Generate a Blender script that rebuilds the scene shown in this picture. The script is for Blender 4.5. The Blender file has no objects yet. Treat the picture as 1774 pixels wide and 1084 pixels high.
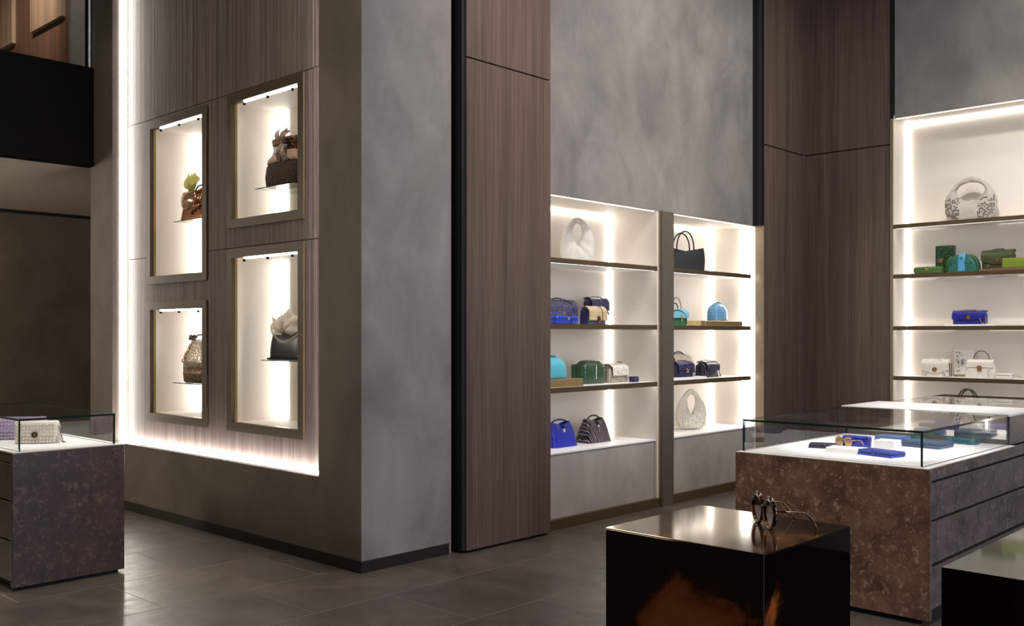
import bpy, bmesh, math, random
from mathutils import Vector, Matrix
random.seed(7)
C = bpy.context.scene.collection
S = bpy.context.scene
PI = math.pi

# ------------------------------------------------------------------ camera, world, lights, exposure
cd = bpy.data.cameras.new('camera'); cam = bpy.data.objects.new('camera', cd); C.objects.link(cam)
FPX = 1687.0
cd.sensor_width = 36.0; cd.lens = FPX/1774*36.0
cd.shift_y = (578-542)/1774.0
cd.clip_start = .05; cd.clip_end = 60
YAW = math.atan2(2480-887, FPX)
cam.location = (0, 0, 1.6); cam.rotation_euler = (PI/2, 0, YAW-PI/2)
S.camera = cam
S.view_settings.view_transform = 'Standard'; S.view_settings.look = 'None'
S.view_settings.gamma = 1.0; S.view_settings.use_curve_mapping = False
S.view_settings.exposure = 0.15
W = bpy.data.worlds.new('world'); S.world = W; W.use_nodes = True
W.node_tree.nodes['Background'].inputs[0].default_value = (.5, .5, .55, 1)
W.node_tree.nodes['Background'].inputs[1].default_value = .3

def light(kind, name, loc, target, power, color=(1, .93, .84), size=.3, sizey=None, angle=60, blend=.6):
    d = bpy.data.lights.new(name, kind); d.energy = power; d.color = color
    if kind == 'AREA':
        d.size = size
        if sizey: d.shape = 'RECTANGLE'; d.size_y = sizey
    if kind == 'SPOT':
        d.spot_size = math.radians(angle); d.spot_blend = blend; d.shadow_soft_size = size
    o = bpy.data.objects.new(name, d); C.objects.link(o); o.location = loc
    v = Vector(target)-Vector(loc); o.rotation_euler = v.to_track_quat('-Z', 'Y').to_euler()
    return o
WARM = (1, .90, .78); NEUT = (1, .95, .89); COOL = (.79, .83, 1.0)
# daylight of the shop front, behind the camera (fills the window of the wall there)
light('AREA', 'shopfront_daylight', (4.6, -3.85, 2.6), (4.6, 5, 2.0), 255, COOL, 3.4, 3.4)
# unseen overhead fill, added for the ambient light
light('AREA', 'ceiling_fill', (5.6, 1.6, 6.1), (5.6, 1.6, 0), 165, NEUT, 3.2, 2.2)
light('AREA', 'ceiling_fill', (1.0, 5.5, 6.1), (1.0, 5.5, 0), 115, WARM, 1.6, 1.6)
# ceiling spots on the display counters and plinths
light('SPOT', 'counter_spot', (6.0, 2.3, 5.9), (6.25, 2.6, .9), 900, (1, .97, .96), .12, angle=17, blend=.5)
light('SPOT', 'counter_spot', (7.4, 2.3, 5.9), (7.35, 2.65, 1.0), 420, (1, .97, .96), .12, angle=14, blend=.5)
light('SPOT', 'counter_spot', (2.5, 6.6, 5.9), (2.6, 7.2, .9), 500, (1, .97, .98), .12, angle=18, blend=.5)
light('SPOT', 'plinth_spot', (1.4, -.6, 5.9), (2.1, 1.25, 1.12), 120, WARM, .1, angle=16, blend=.6)
light('SPOT', 'counter_front_fill', (2.2, 3.2, 6.0), (5.4, 2.5, .4), 240, (1, .86, .72), .12, angle=26, blend=1)  # fill added to lift the marble front of the right counter
light('SPOT', 'shelf_spot', (6.9, 2.6, 6.0), (10.3, 2.7, 2.0), 520, NEUT, .15, angle=48, blend=.8)  # added to brighten the right shelving and its bags
light('SPOT', 'shelf_spot', (7.0, 1.6, 6.0), (7.6, 5.4, 1.35), 300, NEUT, .15, angle=34, blend=.9)
# wall washers
for x, p in ((6.4, 60), (7.6, 60), (8.8, 62)):
    light('SPOT', 'wall_washer', (x, 2.6, 6.0), (x, 5.2, 3.7), p*2.6, NEUT, .15, angle=75, blend=1)
light('SPOT', 'wall_washer', (8.6, 2.6, 6.0), (10.2, 2.6, 4.0), 70, NEUT, .15, angle=75, blend=1)
light('SPOT', 'wall_washer', (4.9, 3.4, 6.0), (5.3, 5.15, 2.4), 170, (1, .88, .80), .15, angle=55, blend=1)
light('SPOT', 'floor_spot', (3.3, 6.6, 6.0), (2.9, 5.6, 0), 80, NEUT, .1, angle=34, blend=1)
light('SPOT', 'wall_washer', (2.7, 8.0, 6.0), (4.04, 8.6, 2.4), 60, WARM, .15, angle=60, blend=1)
#light('AREA', 'mezzanine_underlight', (3.6, 10.9, 2.95), (3.9, 11.3, 3.2), 0.01, WARM, .5, .5)
light('SPOT', 'back_room_uplight', (1.2, 10.6, .4), (2.6, 12.4, 3.2), 110, WARM, .3, angle=110, blend=1)
light('AREA', 'back_room_fill', (-.5, 11.8, 3.0), (4, 12.6, 1.4), 200, WARM, 1.2, 1.2)  # unseen fill added to lighten the wall under the mezzanine
light('SPOT', 'upper_floor_light', (3.6, 9.0, 6.0), (4.7, 10.5, 4.8), 60, (1, .92, .82), .1, angle=50, blend=1)  # extra lamp added to brighten the upstairs end plaster
light('SPOT', 'upper_floor_light', (3.4, 10.6, 6.0), (4.3, 11.6, 4.9), 150, (1, .84, .66), .1, angle=80, blend=1)

# ------------------------------------------------------------------ object helpers
def thing(name, label, cat, loc=(0, 0, 0), rz=0, group=None, kind=None):
    o = bpy.data.objects.new(name, None); C.objects.link(o)
    o.empty_display_size = .05
    o.location = loc; o.rotation_euler = (0, 0, rz)
    if kind: o['kind'] = kind
    if label: o['label'] = label
    if cat: o['category'] = cat
    if group: o['group'] = group
    return o

def mk(name, geo, mat, parent=None, label=None, smooth=False, kind=None, auto=None):
    """geo = list of (verts, faces[, matindex]) ; mat = material or list"""
    if isinstance(geo, tuple): geo = [geo]
    V, Fc, MI = [], [], []
    for g in geo:
        b = len(V); V += [tuple(v) for v in g[0]]
        Fc += [tuple(b+i for i in f) for f in g[1]]
        mi = g[2] if len(g) > 2 else 0
        MI += (mi if isinstance(mi, list) else [mi]*len(g[1]))
    me = bpy.data.meshes.new(name); me.from_pydata(V, [], Fc)
    for m in (mat if isinstance(mat, list) else [mat]): me.materials.append(m)
    me.polygons.foreach_set('material_index', MI)
    bm = bmesh.new(); bm.from_mesh(me); bmesh.ops.recalc_face_normals(bm, faces=bm.faces)
    if auto is not None:
        for e in bm.edges:
            e.smooth = not (len(e.link_faces) == 2 and e.calc_face_angle(0) > math.radians(auto))
    bm.to_mesh(me); bm.free()
    me.polygons.foreach_set('use_smooth', [bool(smooth or auto is not None)]*len(me.polygons))
    me.update()
    o = bpy.data.objects.new(name, me); C.objects.link(o)
    if parent: o.parent = parent
    if label: o['label'] = label
    if kind: o['kind'] = kind
    return o

def tag(o, label, cat=None, group=None, kind=None):
    o['label'] = label
    if cat: o['category'] = cat
    if group: o['group'] = group
    if kind: o['kind'] = kind
    return o

def box(x0, x1, y0, y1, z0, z1):
    v = [(x, y, z) for x in (x0, x1) for y in (y0, y1) for z in (z0, z1)]
    f = [(0, 1, 3, 2), (4, 6, 7, 5), (0, 4, 5, 1), (2, 3, 7, 6), (0, 2, 6, 4), (1, 5, 7, 3)]
    return (v, f)

def rbox(x0, x1, y0, y1, z0, z1, r=.004, seg=2):
    bm = bmesh.new(); bmesh.ops.create_cube(bm, size=1)
    for v in bm.verts:
        v.co = Vector(((x0+x1)/2+v.co.x*(x1-x0), (y0+y1)/2+v.co.y*(y1-y0), (z0+z1)/2+v.co.z*(z1-z0)))
    bmesh.ops.bevel(bm, geom=list(bm.edges), offset=r, segments=seg, affect='EDGES', profile=.5)
    bm.verts.index_update()
    g = ([tuple(v.co) for v in bm.verts], [tuple(v.index for v in f.verts) for f in bm.faces]); bm.free()
    return g

def sup(t, e):
    c = math.cos(t); s = math.sin(t)
    return (math.copysign(abs(c)**(2/e), c), math.copysign(abs(s)**(2/e), s))

def loft(secs, n=32, cap0=True, cap1=True, wob=None):
    """secs: (z, hx, hy, exponent, cx, cy)"""
    V, F = [], []
    for k, s in enumerate(secs):
        z, hx, hy, e = s[:4]; cx = s[4] if len(s) > 4 else 0; cy = s[5] if len(s) > 5 else 0
        for i in range(n):
            t = 2*PI*i/n; a, b = sup(t, e)
            w = 1+(wob(t, k/(len(secs)-1)) if wob else 0)
            V.append((cx+hx*a*w, cy+hy*b*w, z))
    for k in range(len(secs)-1):
        for i in range(n):
            j = (i+1) % n
            F.append((k*n+i, k*n+j, (k+1)*n+j, (k+1)*n+i))
    if cap0: F.append(tuple(range(n-1, -1, -1)))
    if cap1: F.append(tuple((len(secs)-1)*n+i for i in range(n)))
    return (V, F)

def tube(pts, r, n=8, ry=None, closed=False, up=(0, 0, 1)):
    pts = [Vector(p) for p in pts]; N = len(pts); V, F = [], []
    R = r if isinstance(r, (list, tuple)) else [r]*N
    ry_ = ry if ry else None
    up = Vector(up)
    for i, p in enumerate(pts):
        if closed: t = pts[(i+1) % N]-pts[i-1]
        else: t = pts[min(i+1, N-1)]-pts[max(i-1, 0)]
        t.normalize()
        a = t.cross(up)
        if a.length < 1e-3: a = t.cross(Vector((0, 1, 0)))
        a.normalize(); b = t.cross(a)
        for k in range(n):
            q = 2*PI*k/n
            V.append(p+a*math.cos(q)*R[i]+b*math.sin(q)*(ry_ if ry_ else R[i]))
    M = N if closed else N-1
    for i in range(M):
        for k in range(n):
            F.append((i*n+k, i*n+(k+1) % n, ((i+1) % N)*n+(k+1) % n, ((i+1) % N)*n+k))
    if not closed:
        F.append(tuple(range(n-1, -1, -1))); F.append(tuple((N-1)*n+k for k in range(n)))
    return (V, F)

def arc(x0, x1, y, z, h, n=14, y2=None, e=1.0):
    out = []
    for i in range(n+1):
        t = PI*i/n
        out.append(((x0+x1)/2-(x1-x0)/2*math.copysign(abs(math.cos(t))**e, math.cos(t)),
                    y+((y2-y)*i/n if y2 is not None else 0), z+h*math.sin(t)**.8))
    return out

def sheet(fn, nu, nv, th, closed=False):
    """fn(u,v)->(x,y,z), thickened along its normal"""
    P = [[Vector(fn(i/nu, j/nv)) for j in range(nv+1)] for i in range(nu+1)]
    V, F = [], []
    for side in (0, 1):
        for i in range(nu+1):
            for j in range(nv+1):
                du = P[min(i+1, nu)][j]-P[max(i-1, 0)][j]; dv = P[i][min(j+1, nv)]-P[i][max(j-1, 0)]
                nn = du.cross(dv)
                if nn.length > 1e-9: nn.normalize()
                V.append(P[i][j]+nn*th*(side-.5))
    w = nv+1; O = (nu+1)*w
    for i in range(nu):
        for j in range(nv):
            a = i*w+j; F.append((a, a+1, a+w+1, a+w)); F.append((O+a, O+a+w, O+a+w+1, O+a+1))
    for i in range(nu):
        for j in (0, nv):
            a = i*w+j; F.append((a, a+w, O+a+w, O+a))
    for j in range(nv):
        for i in (0, nu):
            a = i*w+j; F.append((a, a+1, O+a+1, O+a))
    return (V, F)

def disc(cx, cy, cz, r, h, axis='y', n=18):
    V, F = [], []
    for s in (0, 1):
        for i in range(n):
            t = 2*PI*i/n; a, b = r*math.cos(t), r*math.sin(t)
            V.append({'y': (cx+a, cy+s*h, cz+b), 'z': (cx+a, cy+b, cz+s*h), 'x': (cx+s*h, cy+a, cz+b)}[axis])
    for i in range(n): F.append((i, (i+1) % n, n+(i+1) % n, n+i))
    F += [tuple(range(n)), tuple(range(2*n-1, n-1, -1))]
    return (V, F)

# ------------------------------------------------------------------ materials
def base(name, col=(.5, .5, .5), rough=.5, metal=0, coat=0, spec=.5):
    m = bpy.data.materials.new(name); m.use_nodes = True
    b = m.node_tree.nodes['Principled BSDF']
    b.inputs['Base Color'].default_value = (*col, 1); b.inputs['Roughness'].default_value = rough
    b.inputs['Metallic'].default_value = metal; b.inputs['Coat Weight'].default_value = coat
    b.inputs['Coat Roughness'].default_value = .05; b.inputs['Specular IOR Level'].default_value = spec
    return m, m.node_tree, b
def N(nt, t, **k):
    n = nt.nodes.new(t)
    for a, v in k.items():
        if a.startswith('i_'): n.inputs[a[2:].replace('_', ' ')].default_value = v
        else: setattr(n, a, v)
    return n
def coords(nt, scale=(1, 1, 1), world=False, rot=(0, 0, 0)):
    tc = N(nt, 'ShaderNodeTexCoord'); mp = N(nt, 'ShaderNodeMapping')
    mp.inputs['Scale'].default_value = scale; mp.inputs['Rotation'].default_value = rot
    if world:
        g = N(nt, 'ShaderNodeNewGeometry'); nt.links.new(g.outputs['Position'], mp.inputs[0])
    else: nt.links.new(tc.outputs['Object'], mp.inputs[0])
    return mp.outputs[0]
def ramp(nt, src, stops):
    r = N(nt, 'ShaderNodeValToRGB'); e = r.color_ramp.elements
    while len(e) < len(stops): e.new(.5)
    for k, (p, c) in enumerate(stops): e[k].position = p; e[k].color = (*c, 1)
    nt.links.new(src, r.inputs[0]); return r.outputs[0]
def noise(nt, vec, scale, detail=4, rough=.5, dist=0):
    n = N(nt, 'ShaderNodeTexNoise'); n.inputs['Scale'].default_value = scale; n.inputs['Detail'].default_value = detail
    n.inputs['Roughness'].default_value = rough; n.inputs['Distortion'].default_value = dist
    nt.links.new(vec, n.inputs['Vector']); return n.outputs['Fac']
def mix(nt, a, b, fac, mode='MIX'):
    m = N(nt, 'ShaderNodeMix', data_type='RGBA', blend_type=mode)
    for s, v in ((6, a), (7, b), (0, fac)):
        if hasattr(v, 'links') or hasattr(v, 'is_linked'): nt.links.new(v, m.inputs[s])
        else: m.inputs[s].default_value = v if s == 0 else (*v, 1)
    return m.outputs[2]
def bump(nt, b, h, strength=.3, dist=.005):
    n = N(nt, 'ShaderNodeBump'); n.inputs['Strength'].default_value = strength; n.inputs['Distance'].default_value = dist
    nt.links.new(h, n.inputs['Height']); nt.links.new(n.outputs[0], b.inputs['Normal'])

def plaster(name, c1, c2, rough=.62):
    m, nt, b = base(name, c1, rough)
    v = coords(nt, (1, 1, .7), True)
    f = noise(nt, v, 1.3, 6, .6, .8)
    g = noise(nt, coords(nt, (1, 1, .65), True), 2.6, 9, .62, .5)
    c = ramp(nt, f, [(.3, c2), (.7, c1)])
    c2_ = ramp(nt, g, [(.32, (.72, .71, .72)), (.5, (1, 1, 1)), (.70, (1.24, 1.22, 1.20))])
    nt.links.new(mix(nt, c, c2_, .75, 'MULTIPLY'), b.inputs['Base Color'])
    bump(nt, b, g, .06, .003)
    return m
def wood(name, c1, c2, s=1.0, rough=.48):
    m, nt, b = base(name, c1, rough)
    f = noise(nt, coords(nt, (70*s, 70*s, 1.1), True), 1, 5, .6, .6)
    g = noise(nt, coords(nt, (11*s, 11*s, .25), True), 1, 3, .5, .4)
    c = ramp(nt, f, [(.32, c2), (.62, c1)])
    d = ramp(nt, g, [(.3, (.72, .72, .72)), (.7, (1.25, 1.22, 1.2))])
    nt.links.new(mix(nt, c, d, .8, 'MULTIPLY'), b.inputs['Base Color'])
    bump(nt, b, f, .15, .002)
    return m
def plain(name, col, rough=.5, metal=0, coat=0, n=True):
    m, nt, b = base(name, col, rough, metal, coat)
    if n:
        f = noise(nt, coords(nt), 40, 3)
        nt.links.new(ramp(nt, f, [(.3, tuple(x*.9 for x in col)), (.7, tuple(min(1, x*1.08) for x in col))]), b.inputs['Base Color'])
        bump(nt, b, f, .05, .002)
    return m
def emit(name, col, s):
    m = bpy.data.materials.new(name); m.use_nodes = True; nt = m.node_tree; nt.nodes.clear()
    e = N(nt, 'ShaderNodeEmission'); e.inputs[0].default_value = (*col, 1); e.inputs[1].default_value = s
    o = N(nt, 'ShaderNodeOutputMaterial'); nt.links.new(e.outputs[0], o.inputs[0]); return m
def marble(name, c1, c2, fleck, rough=.3):
    m, nt, b = base(name, c1, rough)
    v = coords(nt, (1, 1, 1), True)
    f = noise(nt, v, 5.0, 9, .72, .5)
    c = ramp(nt, f, [(.33, c2), (.66, c1)])
    g = noise(nt, v, 24, 9, .80, .25)
    fl = ramp(nt, g, [(.54, (0, 0, 0)), (.60, (1, 1, 1))])
    c = mix(nt, c, fleck, N_scale(nt, fl, .42))
    vo = N(nt, 'ShaderNodeTexVoronoi', feature='DISTANCE_TO_EDGE'); vo.inputs['Scale'].default_value = 4.5
    w = N(nt, 'ShaderNodeMix', data_type='VECTOR'); w.inputs[0].default_value = .22
    nz = N(nt, 'ShaderNodeTexNoise'); nz.inputs['Scale'].default_value = 6; nz.inputs['Detail'].default_value = 7
    nt.links.new(v, nz.inputs['Vector']); nt.links.new(v, w.inputs[4]); nt.links.new(nz.outputs['Color'], w.inputs[5])
    nt.links.new(w.outputs[1], vo.inputs['Vector'])
    ve = ramp(nt, vo.outputs['Distance'], [(0, (1, 1, 1)), (.018, (0, 0, 0))])
    c = mix(nt, c, tuple(x*.35 for x in c2), N_scale(nt, ve, .35))
    nt.links.new(c, b.inputs['Base Color'])
    bump(nt, b, g, .1, .002)
    return m
def N_scale(nt, s, k):
    n = N(nt, 'ShaderNodeMath', operation='MULTIPLY'); nt.links.new(s, n.inputs[0]); n.inputs[1].default_value = k
    return n.outputs[0]
def glass(name, tint=(.985, .992, .988), refl=1.5):
    m = bpy.data.materials.new(name); m.use_nodes = True; nt = m.node_tree; nt.nodes.clear()
    t = N(nt, 'ShaderNodeBsdfTransparent'); t.inputs[0].default_value = (*tint, 1)
    g = N(nt, 'ShaderNodeBsdfGlossy'); g.inputs['Roughness'].default_value = 0.0
    fr = N(nt, 'ShaderNodeFresnel'); fr.inputs[0].default_value = refl
    x = N(nt, 'ShaderNodeMixShader'); o = N(nt, 'ShaderNodeOutputMaterial')
    ge = N(nt, 'ShaderNodeNewGeometry'); iv = N(nt, 'ShaderNodeMath', operation='SUBTRACT'); iv.inputs[0].default_value = 1
    nt.links.new(ge.outputs['Backfacing'], iv.inputs[1]); mu = N(nt, 'ShaderNodeMath', operation='MULTIPLY')
    nt.links.new(iv.outputs[0], mu.inputs[0]); nt.links.new(fr.outputs[0], mu.inputs[1])
    nt.links.new(mu.outputs[0], x.inputs[0]); nt.links.new(t.outputs[0], x.inputs[1]); nt.links.new(g.outputs[0], x.inputs[2])
    nt.links.new(x.outputs[0], o.inputs[0]); return m

_lc = {}
def leather(col, pat='plain', rough=.42, col2=None, scale=1.0, coat=0, metal=0):
    key = (col, pat, rough, col2, scale, coat, metal)
    if key in _lc: return _lc[key]
    m, nt, b = base('leather_'+pat, col, rough, metal, coat); _lc[key] = m
    v = coords(nt)
    lo = tuple(x*.7 for x in col)
    if pat == 'plain':
        f = noise(nt, v, 60*scale, 3); nt.links.new(ramp(nt, f, [(.3, tuple(x*.88 for x in col)), (.7, col)]), b.inputs['Base Color'])
        bump(nt, b, f, .15, .002)
    elif pat in ('croc', 'snake'):
        vo = N(nt, 'ShaderNodeTexVoronoi', feature='DISTANCE_TO_EDGE'); vo.inputs['Scale'].default_value = 1
        vv = coords(nt, (62*scale, 62*scale, 100*scale)) if pat == 'croc' else coords(nt, (80*scale, 80*scale, 62*scale))
        nt.links.new(vv, vo.inputs['Vector'])
        c = ramp(nt, vo.outputs['Distance'], [(0, col2 or tuple(x*.35 for x in col)), (.14 if pat == 'croc' else .22, lo), (.4, col)])
        nt.links.new(c, b.inputs['Base Color']); bump(nt, b, vo.outputs['Distance'], .7, .006)
    elif pat == 'weave':
        w = N(nt, 'ShaderNodeTexBrick'); w.inputs['Scale'].default_value = 1
        w.inputs['Brick Width'].default_value = .0095/scale; w.inputs['Row Height'].default_value = .0062/scale
        w.inputs['Mortar Size'].default_value = .0010/scale; w.inputs['Mortar Smooth'].default_value = .6
        w.inputs['Color1'].default_value = (*col, 1); w.inputs['Color2'].default_value = (*tuple(x*.85 for x in col), 1)
        w.inputs['Mortar'].default_value = (*(col2 or tuple(x*.3 for x in col)), 1)
        nt.links.new(coords(nt, (1, 1, 1), rot=(PI/2, 0, 0)), w.inputs['Vector'])
        nt.links.new(w.outputs['Color'], b.inputs['Base Color'])
        iv = N(nt, 'ShaderNodeInvert'); nt.links.new(w.outputs['Fac'], iv.inputs[1]); bump(nt, b, iv.outputs[0], .8, .004)
    elif pat == 'speckle':
        vo = N(nt, 'ShaderNodeTexVoronoi'); vo.inputs['Scale'].default_value = 55*scale; nt.links.new(v, vo.inputs['Vector'])
        d = ramp(nt, vo.outputs['Distance'], [(.30, (1, 1, 1)), (.36, (0, 0, 0))])
        # dots crowd towards the base
        z = N(nt, 'ShaderNodeSeparateXYZ'); nt.links.new(v, z.inputs[0])
        zr = N(nt, 'ShaderNodeMapRange'); zr.inputs[1].default_value = .30; zr.inputs[2].default_value = .0
        nt.links.new(z.outputs[2], zr.inputs[0])
        mm = N(nt, 'ShaderNodeMath', operation='MULTIPLY'); nt.links.new(d, mm.inputs[0]); nt.links.new(zr.outputs[0], mm.inputs[1])
        nt.links.new(mix(nt, col, mix(nt, col2, vo.outputs['Color'], .25), mm.outputs[0]), b.inputs['Base Color'])
    elif pat == 'stripe':
        w = N(nt, 'ShaderNodeTexWave'); w.inputs['Scale'].default_value = 5.5*scale; w.inputs['Distortion'].default_value = 2.2
        w.inputs['Detail'].default_value = 3; w.inputs['Detail Scale'].default_value = 3
        nt.links.new(coords(nt, (1, 1, .7), rot=(0, .5, 0)), w.inputs['Vector'])
        c = ramp(nt, w.outputs['Fac'], [(0, col), (.36, col), (.42, col2), (.55, col2), (.60, (.62, .58, .64)), (.70, (.05, .045, .20)), (.8, col)])
        nt.links.new(c, b.inputs['Base Color']); bump(nt, b, w.outputs['Fac'], .3, .003)
    elif pat == 'fur':
        f = noise(nt, coords(nt, (90, 90, 25)), 1, 4, .7, 1.0)
        nt.links.new(ramp(nt, f, [(.48, col), (.74, col2)]), b.inputs['Base Color']); bump(nt, b, f, 1.0, .01)
    return m

M = {}
M['plaster'] = plaster('plaster_grey', (.245, .228, .214), (.165, .151, .140))
M['plaster_dark'] = plaster('plaster_brown_shaded', (.150, .125, .104), (.108, .088, .072))  # brown plaster walls, and the grey plaster toned down for shade on wall_left
M['wood'] = wood('walnut_veneer', (.120, .079, .064), (.062, .040, .033))
M['rib_wood'] = wood('ribbed_walnut', (.140, .104, .094), (.070, .051, .047), .8, .6)
M['upper_wood'] = wood('upper_wood', (.16, .085, .055), (.10, .052, .034))
M['upper_niche_lit'] = wood('upper_niche_lit', (.34, .24, .175), (.26, .18, .13))
M['cream'] = plain('cream_lacquer', (.70, .645, .57), .55, n=False)
M['cream_plaster'] = plaster('cream_plaster', (.40, .365, .335), (.33, .30, .28), .6)
M['white'] = plain('white_surface', (.84, .83, .83), .5, n=False)
M['soffit'] = plain('soffit_paint', (.50, .42, .35), .7)
M['bronze'] = plain('dark_bronze', (.115, .080, .045), .38, .55)
M['frame'] = plain('niche_frame_bronze', (.050, .030, .012), .5, .2)
M['brass'] = plain('brass', (.42, .30, .15), .3, .8)
M['gold'] = plain('gold_metal', (.62, .43, .18), .22, 1.0, n=False)
M['baseboard'] = plain('baseboard_bronze', (.026, .019, .014), .4, .3)
M['pilaster'] = plain('pilaster_metal', (.125, .105, .085), .42, .35)
M['black'] = plain('black_steel', (.0018, .0016, .0016), .6)
M['black'].node_tree.nodes['Principled BSDF'].inputs['Specular IOR Level'].default_value = .06
M['gap'] = plain('shadow_gap_black', (.004, .004, .004), .8)
M['ceiling'] = plain('ceiling_dark', (.05, .045, .04), .8)
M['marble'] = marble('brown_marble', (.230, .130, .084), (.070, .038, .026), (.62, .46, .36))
M['marble_dimmed'] = marble('brown_marble_dimmed', (.060, .032, .020), (.022, .012, .008), (.22, .14, .10))  # darker copy of the brown marble, standing in for weaker light
M['marble_grey'] = marble('taupe_marble', (.135, .102, .094), (.045, .033, .032), (.34, .28, .26), .34)
M['rim'] = plain('rim_bronze', (.30, .235, .16), .35, .6)
M['led'] = emit('led_warm_white', (1, .94, .865), 9.0)
M['led_soft'] = emit('led_soft', (1, .93, .85), 7.0)
M['led_dim'] = emit('led_dim', (1, .91, .80), 1.6)
M['led_niche'] = emit('led_niche', (1, .95, .89), 4.0)
M['led_recess'] = emit('led_recess', (1, .94, .87), 31.0)
M['light_bar'] = emit('light_bar', (1, .95, .89), 13.0)
M['glass'] = glass('clear_glass')
M['glass_edge'] = plain('green_glass_edge', (.002, .016, .012), .08, 0, 1, n=False)
M['glass_shelf'] = glass('shelf_glass', (.80, .90, .86))
M['mirror'] = plain('bronze_mirror', (.62, .60, .56), .04, 1.0, n=False)

# floor tile
m, nt, b = base('stone_tile', (.1, .09, .08), .34); M['tile'] = m
v = coords(nt, (1, 1, 1), True); oi = N(nt, 'ShaderNodeObjectInfo')
f = noise(nt, v, 2.3, 7, .6, .7); g = noise(nt, v, 160, 2, .6); h = noise(nt, v, 9, 5, .6, .5)
c = ramp(nt, f, [(.3, (.054, .043, .036)), (.7, (.105, .086, .074))])
c = mix(nt, c, ramp(nt, oi.outputs['Random'], [(0, (.84, .84, .84)), (1, (1.14, 1.12, 1.1))]), 1.0, 'MULTIPLY')
c = mix(nt, c, ramp(nt, g, [(.35, (.72, .72, .72)), (.6, (1.1, 1.1, 1.1))]), .7, 'MULTIPLY')
nt.links.new(c, b.inputs['Base Color'])
nt.links.new(ramp(nt, h, [(.3, (.30, .30, .30)), (.75, (.48, .48, .48))]), b.inputs['Roughness'])
bump(nt, b, h, .06, .003)
M['grout'] = plain('grout', (.20, .175, .155), .7)

# tortoiseshell lacquer
m, nt, b = base('tortoiseshell', (.02, .01, .005), .07, 0, 0, .9)
b.inputs['Specular Tint'].default_value = (1, .76, .48, 1); b.inputs['IOR'].default_value = 1.45; M['tortoise'] = m
v = coords(nt)
f = noise(nt, v, 2.0, 3, .5, .7)
dn = N(nt, 'ShaderNodeVectorMath', operation='DISTANCE'); dn.inputs[1].default_value = (-.22, -.06, .83); nt.links.new(v, dn.inputs[0])
mr = N(nt, 'ShaderNodeMapRange'); mr.inputs[1].default_value = .32; mr.inputs[2].default_value = .10; mr.inputs[3].default_value = -.26; mr.inputs[4].default_value = .26
nt.links.new(dn.outputs['Value'], mr.inputs[0]); ad = N(nt, 'ShaderNodeMath', operation='ADD')
f = noise(nt, v, 5.0, 4, .55, .7)
nt.links.new(f, ad.inputs[0]); nt.links.new(mr.outputs[0], ad.inputs[1])
c = ramp(nt, ad.outputs[0], [(.44, (.003, .002, .0015)), (.50, (.020, .006, .002)), (.56, (.24, .060, .012)), (.72, (.40, .12, .03))])
nt.links.new(c, b.inputs['Base Color'])
m, nt, b = base('tortoise_acetate', (.02, .01, .005), .12, 0, .4); M['tort_frame'] = m
f = noise(nt, coords(nt, (70, 70, 45)), 1, 3, .6, .8)
z_ = N(nt, 'ShaderNodeSeparateXYZ'); nt.links.new(coords(nt), z_.inputs[0]); zm = N(nt, 'ShaderNodeMath', operation='MULTIPLY'); nt.links.new(z_.outputs[2], zm.inputs[0]); zm.inputs[1].default_value = -2.2
za = N(nt, 'ShaderNodeMath', operation='ADD'); nt.links.new(f, za.inputs[0]); nt.links.new(zm.outputs[0], za.inputs[1])
nt.links.new(ramp(nt, za.outputs[0], [(.36, (.008, .003, .002)), (.46, (.06, .014, .004)), (.56, (.36, .10, .018)), (.68, (.60, .25, .05))]), b.inputs['Base Color'])
m, nt, b = base('tortoiseshell_top', (.02, .01, .005), .08, 0, 0, .9); M['tortoise_top'] = m
b.inputs['Specular Tint'].default_value = (1, .86, .66, 1); b.inputs['IOR'].default_value = 1.65
f = noise(nt, coords(nt, (1, 1, 1)), 4.0, 4, .55, .7)
nt.links.new(ramp(nt, f, [(.42, (.006, .003, .002)), (.54, (.045, .018, .006)), (.68, (.15, .062, .018))]), b.inputs['Base Color'])
M['plinth_edge'] = plain('plinth_edge', (.22, .16, .10), .25, .7)

# ------------------------------------------------------------------ SETTING
XN, YG, YP, XR = 4.04, 5.20, 5.11, 10.20     # niche wall plane, grey wall plane, wood plane, right wall plane
ZC = 6.2
# floor: grout bed with stone tiles in running bond
floor = tag(mk('floor', box(-2.6, 10.9, -4.1, 13.8, -.06, -.0012), M['grout']), 'dark brown-grey honed stone tile floor in running bond', kind='structure')
TL, TWd = 1.09, .742
tile_me = None
for r in range(-3, 13):
    y0 = 3.905+TWd*(r-5)
    off = 4.375 if (r % 2 == 0) else 3.83
    for k in range(-7, 7):
        x0 = off+TL*k
        if x0+TL < -2.5 or x0 > 10.7 or y0 < -1.6 or y0 > 9.6: continue
        if tile_me is None:
            g = rbox(.0022, TL-.0022, .0022, TWd-.0022, -.02, 0, .0012, 1)
            t = mk('tile', g, M['tile'], floor); tile_me = t.data
        else:
            t = bpy.data.objects.new('tile', tile_me); C.objects.link(t); t.parent = floor
        t.location = (x0, y0, 0)
mk('rear_paving', [box(-2.5, 10.7, -4.0, 3.905-TWd*7, -.02, 0), box(-2.5, 7, 3.905+TWd*8, 13.7, -.02, 0)], M['tile'], floor)

tag(mk('ceiling', box(-2.6, 10.9, -4.1, 13.8, ZC, ZC+.1), M['ceiling']), 'dark high ceiling above the shop', kind='structure')

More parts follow.
